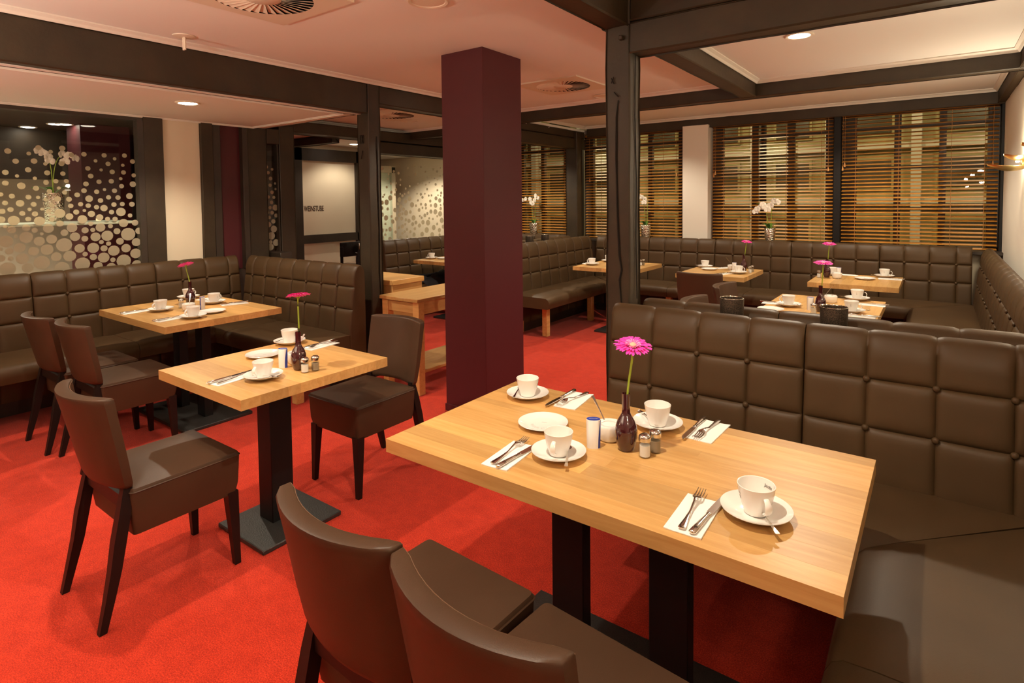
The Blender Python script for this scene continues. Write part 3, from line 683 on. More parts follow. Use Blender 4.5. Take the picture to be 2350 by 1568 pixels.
# ------------------------------------------------------------------ tufted benches
FRONT = [(.0, .44), (.010, .55), (.022, .655)], [(.022, .655), (.032, .745), (.042, .83)]
def back_profile():
    """dense (y, z, row, s) list from the seat up over the top and down the back"""
    out = []
    SS = (0, .025, .06, .11, .19, .32, .5, .68, .81, .89, .94, .975, 1.0)
    for s in SS[4:] : out.append((.022*s, .44+.215*s, 0, s))
    for s in SS[1:]: out.append((.022+.020*s, .655+.175*s, 1, s))
    top = [(.042, .83), (.0425, .834), (.0433, .840), (.0445, .849), (.048, .875), (.056, .92), (.066, .955), (.082, .982), (.102, .995), (.122, .988), (.138, .965), (.146, .93)]
    n = 0; segs = []
    for a, b in zip(top, top[1:]):
        for k in range(1, 3): segs.append((a[0]+(b[0]-a[0])*k/2, a[1]+(b[1]-a[1])*k/2))
    L = [0]
    for p, q in zip([(.042, .83)]+segs, segs): L.append(L[-1]+math.hypot(q[0]-p[0], q[1]-p[1]))
    for k, (y, z) in enumerate(segs): out.append((y, z, 2, L[k+1]/L[-1]))
    return out
PROF = back_profile()
def puff(s, kind):
    if kind == 'mid': return 1-abs(2*s-1)**8
    if kind == 'low': return 1-max(0, (s-.5)*2)**8      # free lower edge
    return 1-max(0, 1-s/.16)**4                         # top row: pinched at its seam only
def back_module(widths, A=.017, per=12):
    bm = bmesh.new(); us = []
    x = 0
    for wd in widths:
        for s in (0, .02, .05, .095, .17, .30, .5, .70, .83, .905, .95, .98, 1.0):
            if us and s == 0: continue
            us.append((x+wd*s, s))
        x += wd
    cols = []
    for (x, su) in us:
        fu = 1-abs(2*su-1)**8
        col = []
        for i, (y, z, row, s) in enumerate(PROF):
            fv = puff(s, ('low', 'mid', 'top')[row])
            p, q = PROF[max(i-1, 0)], PROF[min(i+1, len(PROF)-1)]
            ty, tz = q[0]-p[0], q[1]-p[1]; l = math.hypot(ty, tz) or 1
            ny, nz = -tz/l, ty/l
            h = A*(fu**.8*fv**.8) - A*.45*(1 if row < 2 or s < .2 else .55)
            if row == 2 and s > .45: h = A*(.5+.5*fu)*fv - A*.45
            col.append((x, y+ny*h, z+nz*h))
        col.append((x, .150, .60)); col.append((x, .150, .10)); col.append((x, .02, .10))
        cols.append(col)
    loft(bm, cols); return bm
def seat_module(x0b, x0f, x1b, x1f, depth=.47, z0=.345, z1=.468, n=10):
    prof = [(.03, z1-.004)]
    for k in range(1, 9): prof.append((.03-(depth+.0)*k/9, z1))
    prof += [(-depth+.015, z1-.004), (-depth-.008, z1-.018), (-depth-.022, z1-.045), (-depth-.020, z1-.075), (-depth-.008, z0+.004), (-depth+.01, z0), (.03, z0)]
    bm = bmesh.new(); cols = []
    for k in range(n+1):
        u = k/n; f = 1-abs(2*u-1)**8; col = []
        for i, (y, z) in enumerate(prof):
            t = max(-1.05, min(0, y/depth))
            x0 = x0b + (x0f-x0b)*(-t); x1 = x1b + (x1f-x1b)*(-t)
            zz = z + (.010*f*(1-abs(2*min(1, max(0, -t))-1)**4) if i < 10 else 0) - (.006*(1-f) if i < 12 else 0)
            col.append((x0+(x1-x0)*u, y, zz))
        cols.append(col)
    loft(bm, cols); return bm
def button_mesh():
    bm = bmesh.new(); lathe(bm, [(0, .009), (.006, .0085), (.0105, .005), (.012, 0), (.010, -.004)], 12)
    bmesh.ops.rotate(bm, verts=bm.verts[:], cent=(0, 0, 0), matrix=Matrix.Rotation(PI/2, 3, 'X')); me = mesh('button', bm); me.materials.append(M['leather']); return me
BUTTON = button_mesh()
MESHCACHE = {}
def bench(root, loc, rz, modules, seats, legs=()):
    """modules: lists of tile widths; seats: (x0 back, x0 front, x1 back, x1 front); legs: x,y of wooden feet"""
    T = Matrix.Translation(Vector(loc)-root.location) @ Matrix.Rotation(rz, 4, 'Z')
    def part(name, m, mat, off=(0, 0, 0), sharp=38):
        o = obj(name, m, mat, root, sharp=sharp); o.matrix_basis = T @ Matrix.Translation(off); return o
    x = 0
    for wds in modules:
        key = tuple(wds)
        if key not in MESHCACHE: MESHCACHE[key] = mesh('backrest', back_module(wds), 60); MESHCACHE[key].materials.append(M['leather'])
        b = part('backrest', MESHCACHE[key], 'leather', (x, 0, 0))
        xx = 0
        for wd in wds[:-1]:
            xx += wd
            for (yy, zz) in ((.022, .655), (.042, .83)): obj('button', BUTTON, 'leather', b, (xx, yy-.002, zz))
        x += sum(wds)+.004
    for s in seats: part('seat', seat_module(*s), 'leather', sharp=60)
    for (lx, ly) in legs: part('leg', lo_hi(lx-.032, lx+.032, ly-.032, ly+.032, 0, .35, .004), 'wood_x')
    part('plinth', lo_hi(0, x-.004, .03, .145, 0, .44, .003), 'timber_dark')
Tw = .2075
GB = 'tufted brown leather benches'
BN = thing('corner_bench', 'foreground tufted brown corner bench, its seat turning towards the camera at right', 'bench', (-1.243, 2.42, 0), 0, GB)
bench(BN, (-1.243, 2.42, 0), 0,
      [[Tw]*4, [Tw, Tw, Tw, .095]], [(.0, .0, .73, .73), (.734, .734, 1.53, 1.073)], [(.06, .08)])
# its right arm along the wall, mitred at the corner
bench(BN, (.30, 2.42, 0), -PI/2,
      [[Tw]*4, [Tw]*4], [(.0, .47, .97, .97), (.974, .974, 1.66, 1.66)], [(.55, -.40), (1.6, -.40)])
b2 = thing('corner_bench', 'tufted bench backing onto the foreground bench, only its top ridge visible', 'bench', (.28, 2.83, 0), 0, GB)
bench(b2, (.28, 2.83, 0), PI,
      [[Tw]*4, [Tw]*3], [(.0, .47, .73, .73), (.734, .734, 1.45, 1.45)], [(1.40, -.40)])
BR = thing('corner_bench', 'tufted brown bench along the right wall under the sconce', 'bench', (.285, 6.95, 0), 0, GB)
bench(BR, (.285, 6.95, 0), -PI/2,
      [[.13, Tw, Tw, Tw], [Tw]*4, [Tw]*4, [Tw]*4, [Tw]*4], [(.0, .47, 1.28, 1.28), (1.284, 1.284, 2.2, 2.2), (2.204, 2.204, 3.1, 3.1), (3.104, 3.104, 4.05, 3.62)], [(.55, -.40), (2.2, -.40)])
BF = thing('corner_bench', 'long tufted brown bench under the far window blinds', 'bench', (-3.73, 6.95, 0), 0, GB)
bench(BF, (-3.73, 6.95, 0), 0,
      [[.13, Tw, Tw, Tw]] + [[Tw]*4]*3 + [[Tw, Tw, Tw, .12]], [(.0, .47, 1.2, 1.2), (1.204, 1.204, 2.05, 2.05), (2.054, 2.054, 2.9, 2.9), (2.904, 2.904, 4.01, 3.54)], [(1.2, -.40), (2.9, -.40)])
BM = thing('corner_bench', 'tufted brown bench facing right just behind the aubergine column', 'bench', (-3.745, 5.06, 0), 0, GB)
bench(BM, (-3.745, 5.06, 0), PI/2,
      [[Tw]*4, [Tw]*4, [Tw, .05]], [(.0, .0, .60, .60), (.604, .604, 1.2, 1.2), (1.204, 1.204, 1.89, 1.42)], [(.24, -.30), (.24, .05), (1.25, -.30)])
BL = thing('corner_bench', 'tufted brown bench round the far left bay below the far dotted glass', 'bench', (-5.58, 4.93, 0), 0, GB)
bench(BL, (-4.20, 6.9, 0), -PI/2,
      [[Tw]*4, [Tw]*4], [(.0, .0, .8, .8), (.804, .804, 1.66, 1.66)], [(1.5, -.40)])
bench(BL, (-5.58, 4.93, 0), PI/2,
      [[Tw]*4, [Tw]*4, [Tw]*2], [(.0, .0, .9, .9), (.904, .904, 2.0, 1.6)], [(.1, -.40)])
bench(BL, (-5.58, 6.95, 0), 0,
      [[Tw]*4, [Tw]*3], [(.0, .47, 1.40, 1.40)], [])
BC = thing('corner_bench', 'tufted brown corner bench below the large dotted glass and along the partition', 'bench', (-5.27, -.35, 0), 0, GB)
bench(BC, (-5.27, -.35, 0), PI/2,
      [[Tw]*4, [Tw]*4, [Tw]*4, [Tw, Tw, Tw, .10]], [(.0, .0, 1.1, 1.1), (1.104, 1.104, 2.15, 2.15), (2.154, 2.154, 2.76, 2.76)], [(1.1, -.40)])
bench(BC, (-5.25, 2.85, 0), 0,
      [[.13, Tw, Tw, Tw], [Tw, Tw, Tw, .21]], [(.0, .0, .60, .60), (.604, .604, 1.58, 1.58)], [(1.42, -.36), (1.36, .10)])
for i, (x0, x1, y0, y1, zt, lb) in enumerate(((-1.17, .28, 2.572, 2.678, .925, 'dark ledge between the two back to back benches'), (-4.048, -3.90, 5.1, 6.9, .93, 'dark ledge between the double bench backs'))):
    struct('trim_%d' % (20+i), lo_hi(x0, x1, y0, y1, .40, zt, .002), 'timber_dark', lb)

# ------------------------------------------------------------------ chairs
def chair_meshes():
    D = {}
    bm = bmesh.new()
    rings = [rrect(.190, -.140, .240, .014, .300), rrect(.198, -.146, .250, .016, .345), rrect(.203, -.150, .255, .016, .452), rrect(.203, -.150, .255, .016, .463), rrect(.198, -.145, .250, .015, .473), rrect(.150, -.10, .20, .015, .480), rrect(.06, -.05, .11, .015, .483)]
    loft(bm, rings); D['seat'] = mesh('seat', bm, 50)
    bm = bmesh.new()
    p = [(x*1.004, y*1.004, .461) for x, y, z in rrect(.203, -.150, .255, .016, 0, 3)]
    n = len(p); rr = []
    for k in range(n):
        a = Vector(p[k]); t = (Vector(p[(k+1) % n])-Vector(p[k-1])).normalized(); s = t.cross(Vector((0, 0, 1)))
        rr.append([tuple(a + .0028*(math.cos(q*PI/2)*s + math.sin(q*PI/2)*Vector((0, 0, 1)))) for q in range(4)])
    rr.append(rr[0]); loft(bm, rr, cap0=False, cap1=False); D['piping'] = mesh('piping', bm)
    # backrest: curved band in plan, raked
    bm = bmesh.new(); rings = []
    N = 14
    def band(z, inset, th):
        yc = -.190 - .080*max(0, (z-.475))/.345
        sag = .040 + .022*(z-.475)/.345
        hx = .196 + .010*min(1, (z-.475)/.12) - inset
        f, b = [], []
        for k in range(N+1):
            u = -1+2*k/N; x = hx*u; c = sag*u*u
            e = 1-max(0, (abs(u)-.93)/.07)*.35
            f.append((x, yc+c+th/2*e, z)); b.append((x, yc+c-th/2*e, z))
        return f + b[::-1]
    for z, i, th in ((.478, .012, .020), (.484, .004, .034), (.50, .0, .042), (.58, 0, .044), (.66, 0, .045), (.74, 0, .046), (.80, 0, .048), (.816, .0005, .048), (.8215, .003, .043), (.8232, .008, .034)):
        rings.append(band(z, i, th))
    vr = loft(bm, rings, cap0=False, cap1=False)
    for r in (vr[0], vr[-1]):
        for k in range(N): bm.faces.new((r[k], r[k+1], r[2*N-k], r[2*N+1-k]))
    D['backrest'] = mesh('backrest', bm, 50)
    bm = bmesh.new()
    ring = band(.817, .0005, .0485)
    tube(bm, ring[:N+1], .0012, 5)
    D['stitching'] = mesh('stitching', bm)
    def leg(pts):
        bm = bmesh.new(); rings = []
        for (x, y, z, w) in pts: rings.append([(x-w/2, y-w/2, z), (x+w/2, y-w/2, z), (x+w/2, y+w/2, z), (x-w/2, y+w/2, z)])
        loft(bm, rings); return mesh('leg', bm, 30)
    for s in (-1, 1):
        D['front%d' % s] = leg([(s*.182, .236, 0, .024), (s*.178, .230, .15, .033), (s*.172, .224, .31, .044)])
        D['rear%d' % s] = leg([(s*.186, -.250, 0, .024), (s*.184, -.226, .10, .030), (s*.180, -.203, .20, .036), (s*.178, -.186, .30, .040), (s*.175, -.166, .40, .038), (s*.170, -.150, .495, .028)])
    bm = bmesh.new(); box(bm, (0, -.160, .43), (.31, .022, .05)); D['rail'] = mesh('rail', bm)
    return D
CH = chair_meshes()
def chair_build(label, cat, loc, rz, group):
    t = thing('dining_chair', label, cat, loc, rz, group)
    s = obj('seat', CH['seat'], 'chair_leather', t); obj('piping', CH['piping'], 'chair_leather', s)
    b = obj('backrest', CH['backrest'], 'chair_leather', t); obj('stitching', CH['stitching'], 'thread', b)
    for k in ('front-1', 'front1', 'rear-1', 'rear1'): obj('leg', CH[k], 'ebony', t)
    obj('rail', CH['rail'], 'ebony', t)
    return t
R = math.radians
GC = 'brown leather dining chairs with dark legs'
for (x, y, a, lb) in (
    (-2.515, .975, 0, 'brown leather chair standing free at the left, its whole frame visible'),
    (-2.515, 2.08, 180, 'brown leather chair across the square table, left of the column'),
    (-4.47, 1.345, 0, 'leftmost brown leather chair at the corner booth table'),
    (-4.00, 1.385, -1, 'second brown leather chair at the corner booth table, nearer the camera'),
    (-1.045, .975, -2.5, 'brown leather chair at the bottom edge, left of its twin'),
    (-.616, .940, -5, 'brown leather chair cut off at the bottom edge, nearest the camera'),
    (-1.735, 5.42, 0, 'dark backed chair drawn up to the far table under the windows'),
    (-1.115, 4.60, -92, 'brown chair behind the bench, back edge lit, left of the rear candle glass'),
    (-1.10, 3.86, -90, 'brown chair of which only the top edge shows above the bench ridge')):
    make('chair', chair_build, (x, y, 0), R(a), lb, 'chair', GC)

hc = thing('side_chair', 'dark open backed chair before the lettered hallway panel', 'chair', (-6.55, 5.06, 0))
obj('backrest', lo_hi(.13, .165, -.21, .21, .76, .955, .01, 2), 'ebony', hc)
obj('seat', lo_hi(-.24, .16, -.21, .21, .56, .63, .012, 2), 'chair_leather', hc)
for sx in (-1, 1):
    for sy in (-1, 1):
        obj('leg', lo_hi(.145 if sx > 0 else -.22, .175 if sx > 0 else -.19, sy*.20-.016, sy*.20+.016, 0, .90 if sx > 0 else .565, .004), 'ebony', hc)

# ------------------------------------------------------------------ tables
def table(label, x0, x1, y0, y1, axis, rows, base, seed, legs=None, bw=.40, zt=.75, th=.042):
    cx, cy = (x0+x1)/2, (y0+y1)/2
    t = thing('dining_table', label, 'table', (cx, cy, 0), 0, 'oak topped dining tables')
    rnd = random.Random(seed); W, D = x1-x0, y1-y0
    span, run = (D, W) if axis == 'x' else (W, D)
    cuts = [0]; 
    for k in range(1, rows): cuts.append(span*(k + rnd.uniform(-.22, .22))/rows)
    cuts.append(span)
    for a, b in zip(cuts, cuts[1:]):
        ends = [0, run]
        if run > .9 and rnd.random() < .45: ends.insert(1, run*rnd.uniform(.3, .7))
        for p, q in zip(ends, ends[1:]):
            c = ((p+q)/2-run/2, (a+b)/2-span/2); s = (q-p, b-a)
            if axis != 'x': c, s = c[::-1], s[::-1]
            bm = bbox((0, 0, 0), (s[0], s[1], th), .00025)
            obj('stave', bm, 'wood_x' if axis == 'x' else 'wood_y', t, (c[0], c[1], zt-th/2))
    for (lx, ly, sx, sy) in legs or ((0, 0, .09, .09),):
        obj('post', lo_hi(lx-sx/2, lx+sx/2, ly-sy/2, ly+sy/2, .02, zt-th, .003), 'black', t)
    bx, by = base
    obj('base_plate', lo_hi(-bx/2, bx/2, -by/2, by/2, 0, .022, .004), 'cast', t)
    obj('top_plate', lo_hi(-.2, .2, -.15, .15, zt-th-.012, zt-th, .002), 'black', t)
    return t
T1 = table('large oak table in the foreground set for four', -1.395, -.130, 1.212, 1.912, 'x', 10, (.86, .44), 5, ((-.165, 0, .115, .05), (.165, 0, .115, .05)))
table('square oak table on a single black post, left of the column', -2.822, -2.120, 1.135, 1.862, 'x', 8, (.38, .40), 8, ((-.03, 0, .11, .11),))
table('oak table in the left corner booth below the dotted glass', -4.800, -3.765, 1.558, 2.335, 'x', 8, (.75, .46), 12, ((-.17, 0, .10, .06), (.17, 0, .10, .06)))
table('oak table just behind the foreground bench', -.960, -.285, 3.55, 4.84, 'y', 8, (.44, .8), 15, ((0, -.17, .06, .10), (0, .17, .06, .10)))
table('oak table at the right end of the far window bench', -.915, -.245, 5.62, 6.37, 'y', 8, (.4, .4), 18)
table('oak table under the windows with a dark backed chair', -2.10, -1.445, 5.60, 6.34, 'x', 8, (.4, .4), 22)
table('oak table half hidden behind the split post', -3.28, -2.54, 5.60, 6.35, 'y', 8, (.4, .4), 25)
table('oak table in the far left bay, cut by the column', -5.36, -4.62, 5.17, 5.90, 'y', 8, (.4, .4), 28)

# oak console with drawer and low shelf, cabinet behind it
cs = thing('console_table', 'pale oak console with a drawer and low shelf left of the column', 'side table', (-3.385, 3.60, 0))
obj('top', lo_hi(-.215, .215, -.51, .50, .722, .75, .003), 'wood_y', cs)
for sx in (-1, 1):
    for sy in (-1, 1): obj('leg', lo_hi(sx*.205-.032*(sx > 0)*2+.0*1 if sx > 0 else -.205, (sx*.205 if sx > 0 else -.141), sy*.49-(.064 if sy > 0 else 0), sy*.49+(0 if sy > 0 else .064), 0, .722, .003), 'wood_x', cs)
obj('apron', lo_hi(.16, .19, -.43, .43, .62, .722, .002), 'wood_y', cs); obj('apron', lo_hi(-.19, -.16, -.43, .43, .62, .722, .002), 'wood_y', cs)
obj('drawer', lo_hi(-.14, .14, -.485, -.42, .632, .714, .003), 'wood_x', cs)
obj('shelf', lo_hi(-.20, .20, -.43, .43, .165, .19, .003), 'wood_y', cs)
cb = thing('cabinet', 'pale oak cabinet with a thick top behind the console', 'cabinet', (-4.02, 3.62, 0))
obj('top', lo_hi(-.42, .27, -.25, .13, .775, .82, .004), 'wood_y', cb)
obj('body', lo_hi(-.40, .255, -.24, .115, .06, .775, .003), 'wood_y', cb)
obj('plinth', lo_hi(-.38, .23, -.22, .10, 0, .06, .003), 'timber_dark', cb)

# ------------------------------------------------------------------ tableware
def cup_build(label, cat, loc, rz, group):
    t = thing('coffee_cup', label, cat, loc, rz, group)
    bm = bmesh.new()
    lathe(bm, [(0, .002), (.022, .002), (.0235, .0), (.0265, .001), (.028, .006), (.0315, .018), (.0365, .034), (.0405, .052), (.0425, .066), (.0428, .0675), (.0418, .0682), (.0405, .0672), (.038, .05), (.033, .030), (.027, .012), (.018, .0065), (0, .006)], 36)
    obj('body', bm, 'porcelain', t)
    bm = bmesh.new(); pts = []
    for k in range(13):
        a = math.radians(70 - 155*k/12)
        pts.append((.0385+.021*math.cos(a)*(1 if k < 9 else .95), 0, .036+.019*math.sin(a)))
    rings = []
    for i, p in enumerate(pts):
        q0, q1 = pts[max(i-1, 0)], pts[min(i+1, 12)]
        tx, tz = q1[0]-q0[0], q1[2]-q0[2]; l = math.hypot(tx, tz); nx, nz = -tz/l, tx/l
        wv = .0055+.003*math.sin(PI*i/12)
        rings.append([(p[0]+.0022*nx*math.sin(b)*1.2, wv*math.cos(b), p[2]+.0022*nz*math.sin(b)*1.2) for b in [2*PI*k/10 for k in range(10)]])
    loft(bm, rings); obj('handle', bm, 'porcelain', t)
    bm = bmesh.new()                                  # small curl mark on the side away from the drinker
    for (pp, r) in (([(-.003, .052), (.003, .049), (.001, .045), (-.002, .042), (.003, .038), (-.001, .036)], .00045),):
        q = []
        for (a, z) in pp:
            rad = .0365+(z-.034)*.235+.0006; th = -PI/2 + a/rad; q.append((rad*math.cos(th), rad*math.sin(th), z))
        tube(bm, q, r, 5)
    obj('emblem', bm, 'ink', t)
    return t
def saucer_build(label, cat, loc, rz, group):
    bm = bmesh.new()
    lathe(bm, [(0, .006), (.024, .006), (.026, .0075), (.029, .0075), (.045, .010), (.066, .0165), (.0785, .0215), (.0800, .0222), (.0798, .0208), (.067, .0145), (.046, .005), (.032, .0), (.028, .0), (.026, .002), (0, .002)], 48)
    o = obj('saucer', bm, 'porcelain', loc=loc, rot=(0, 0, rz)); return tag(o, label, cat, group)
def plate_build(label, cat, loc, rz, group):
    bm = bmesh.new()
    lathe(bm, [(0, .005), (.050, .005), (.056, .006), (.070, .0115), (.0825, .0155), (.0832, .0148), (.071, .009), (.056, .0015), (.050, 0), (.046, .0015), (0, .002)], 48)
    o = obj('plate', bm, 'porcelain', loc=loc, rot=(0, 0, rz)); tag(o, label, cat, group)
    bm = bmesh.new()                                   # faint arc of lettering-like strokes around the well and a short word
    for k in range(17):
        a = math.radians(200 + 140*k/16)
        c = Vector((.036*math.cos(a), .036*math.sin(a), .0052)); d = Vector((math.cos(a), math.sin(a), 0)); e = Vector((-d.y, d.x, 0))
        if k == 8: continue
        tube(bm, [c-d*.0042, c+d*.0042], .00055, 4); tube(bm, [c+d*.0042*(1 if k % 2 else -1), c+d*.0042*(1 if k % 2 else -1)+e*.004], .0005, 4)
        if k % 3 == 0: tube(bm, [c, c+e*.0035], .0005, 4)
    for k in range(6):
        c = Vector((-.008+.003*k, .012, .0052)); tube(bm, [c, c+Vector((.001, .004, 0))], .0006, 4)
    obj('print', bm, 'greyink', o); return o
def spoon_mesh():
    bm = bmesh.new(); rings = []
    for (x, w, z, th) in ((-.066, .0045, .002, .0010), (-.062, .0052, .0022, .0011), (-.045, .0036, .0030, .0011), (-.02, .0022, .0048, .0011), (.015, .0018, .0058, .0012), (.028, .0028, .0050, .0010), (.036, .0075, .0030, .0008), (.048, .0105, .0012, .0007), (.058, .0092, .0014, .0007), (.066, .0040, .0028, .0007), (.0675, .0006, .0032, .0006)):
        dip = .0022 if x > .03 else 0
        rings.append([(x, -w, z+th), (x, 0, z+th-dip), (x, w, z+th), (x, w, z-th*.2), (x, 0, z-th*.4-dip), (x, -w, z-th*.2)])
    loft(bm, rings); return mesh('teaspoon', bm, 60)
SPOON = spoon_mesh()
def spoon_build(label, cat, loc, rz, group):
    return tag(obj('teaspoon', SPOON, 'steel', loc=loc, rot=(0, 0, rz)), label, cat, group)
def napkin_build(label, cat, loc, rz, group):
    bm = bmesh.new(); N = 6; rnd = random.Random(2)
    g = [[(-.09+.18*i/N, -.0425+.085*j/4, .0018+rnd.uniform(0, .0008)+(.0016 if j in (0, 4) else 0)) for i in range(N+1)] for j in range(5)]
    top = [[bm.verts.new(p) for p in row] for row in g]; bot = [[bm.verts.new((p[0], p[1], .0002)) for p in row] for row in g]
    for j in range(4):
        for i in range(N):
            bm.faces.new((top[j][i], top[j][i+1], top[j+1][i+1], top[j+1][i])); bm.faces.new((bot[j][i], bot[j+1][i], bot[j+1][i+1], bot[j][i+1]))
    for i in range(N):
        bm.faces.new((top[0][i], bot[0][i], bot[0][i+1], top[0][i+1])); bm.faces.new((top[4][i], top[4][i+1], bot[4][i+1], bot[4][i]))
    for j in range(4):
        bm.faces.new((top[j][0], top[j+1][0], bot[j+1][0], bot[j][0])); bm.faces.new((top[j][N], bot[j][N], bot[j+1][N], top[j+1][N]))
    o = obj('napkin', bm, 'paper', loc=loc, rot=(0, 0, rz)); tag(o, label, cat, group)
    bm = bmesh.new(); box(bm, (0, .035, .0028), (.176, .003, .0008)); obj('fold', bm, 'paper', o); return o
def knife_build(label, cat, loc, rz, group):
    t = thing('table_knife', label, cat, loc, rz, group)
    bm = bmesh.new(); rings = []
    for (x, w, h) in ((-.105, .004, .0035), (-.102, .0085, .0055), (-.07, .0080, .0055), (-.03, .0060, .0045), (-.012, .0048, .0042), (-.008, .0070, .0046), (-.002, .0060, .0040)):
        rings.append([(x, w*math.cos(a), .0055+h*math.sin(a)*.9) for a in [2*PI*k/10 for k in range(10)]])
    loft(bm, rings); obj('handle', bm, 'steel', t, sharp=60)
    bm = bmesh.new(); rings = []
    for (x, ya, yb) in ((-.002, -.0060, .0065), (.004, -.0075, .0080), (.05, -.0090, .0080), (.085, -.0085, .0072), (.10, -.005, .0062), (.107, .001, .005), (.1085, .0035, .0045)):
        rings.append([(x, ya, .0052), (x, yb, .0062), (x, yb, .0045), (x, ya, .0047)])
    loft(bm, rings); obj('blade', bm, 'steel', t); return t
def fork_build(label, cat, loc, rz, group):
    t = thing('fork', label, cat, loc, rz, group)
    def zz(x): return .0035 + .010*math.exp(-((x-.03)/.028)**2) + (.006*((x-.06)/.04)**2 if x > .06 else 0)
    bm = bmesh.new(); rings = []
    for (x, w) in ((-.098, .004), (-.095, .0085), (-.085, .0080), (-.05, .0048), (-.01, .0032), (.02, .0030), (.034, .0045), (.042, .0105), (.052, .0118)):
        z = zz(x); rings.append([(x, -w, z+.001), (x, -w*.4, z+.0022), (x, w*.4, z+.0022), (x, w, z+.001), (x, w, z-.0004), (x, -w, z-.0004)])
    loft(bm, rings); obj('handle', bm, 'steel', t, sharp=60)
    for k in range(4):
        y = -.0099+.0066*k; bm = bmesh.new()
        tube(bm, [(.050, y, zz(.05)+.0006), (.065, y, zz(.065)+.0004), (.08, y*.96, zz(.08)+.0004), (.0985, y*.93, zz(.0985)+.0004)], [.0021, .0019, .0017, .0008], 6); obj('tine', bm, 'steel', t)
    return t
def canister_build(label, cat, loc, rz, group):
    t = thing('sweetener_box', label, cat, loc, rz, group)
    bm = bmesh.new(); lathe(bm, [(0, .0), (.020, 0), (.0215, .086), (.0205, .087), (0, .087)], 28, sy=.68); obj('body', bm, 'plastic', t)
    bm = bmesh.new(); lathe(bm, [(0, .0882), (.0205, .0882), (.0205, .0868), (0, .0868)], 28, sy=.68); lid = obj('lid', bm, 'blue', t)
    bm = bmesh.new()
    for k in range(7): tube(bm, [(-.012+.004*k, -.002, .0885), (-.0105+.004*k, .002, .0885)], .0006, 4)
    obj('print', bm, 'plastic', lid)
    bm = bmesh.new(); a, b = [], []
    for k in range(9):
        z = .001+.085*k/8; th0 = math.radians(-48 - 8*math.sin(PI*k/8) + 26*k/8); th1 = math.radians(10)
        r = .0203+.0015*k/8
        for th, L in ((th0, a), (th1, b)): L.append((r*math.cos(th), .68*r*math.sin(th), z))
    rings = []
    for p, q in zip(a, b):
        row = []
        for j in range(6):
            th = math.atan2(p[1]/.68, p[0])*(1-j/5)+math.atan2(q[1]/.68, q[0])*j/5; r = math.hypot(p[0], p[1]/.68)
            row.append((r*math.cos(th), .68*r*math.sin(th), p[2]))
        rings.append(row)
    loft(bm, rings, closed=False, cap0=False, cap1=False); obj('stripe', bm, 'blue', t)
    return t
def bowl_build(label, cat, loc, rz, group):
    t = thing('sugar_bowl', label, cat, loc, rz, group)
    bm = bmesh.new()
    lathe(bm, [(0, .0), (.030, 0), (.034, .003), (.039, .013), (.042, .030), (.042, .043), (.041, .049), (.0385, .0515), (.028, .0505), (.0255, .049), (.0255, .046), (.037, .043), (.035, .02), (0, .012)], 16)
    obj('body', bm, 'porcelain', t)
    bm = bmesh.new(); lathe(bm, [(0, .0475), (.018, .047), (.0262, .0455)], 20); obj('sugar', bm, 'salt', t)
    return t
def shaker_build(label, cat, loc, rz, group, fill='salt'):
    t = thing('salt_shaker' if fill == 'salt' else 'pepper_shaker', label, cat, loc, rz, group)
    bm = bmesh.new(); lathe(bm, [(0, .0), (.0165, 0), (.0185, .003), (.0175, .010), (.0175, .040), (.0165, .046), (.0150, .048)], 12); obj('jar', bm, 'jar', t, sharp=20)
    bm = bmesh.new(); lathe(bm, [(0, .004), (.0145, .004), (.0150, .036), (0, .038)], 12); obj('filling', bm, fill, t)
    bm = bmesh.new(); lathe(bm, [(.0158, .047), (.0172, .048), (.0175, .058), (.0165, .063), (.012, .067), (.005, .068), (0, .0675)], 24); obj('cap', bm, 'steel', t)
    return t
def pepper_build(*a): return shaker_build(*a, fill='pepper')
def vase_build(label, cat, loc, rz, group):
    bm = bmesh.new()
    lathe(bm, [(0, .003), (.018, .0), (.022, .002), (.028, .018), (.0325, .040), (.0335, .056), (.0310, .074), (.0250, .090), (.0170, .103), (.0125, .113), (.0115, .130), (.0118, .160), (.0122, .170), (.0108, .1705), (.0100, .166), (.0098, .13), (.010, .11), (0, .10)], 36)
    o = obj('bud_vase', bm, 'vase', loc=loc, rot=(0, 0, rz)); return tag(o, label, cat, group)
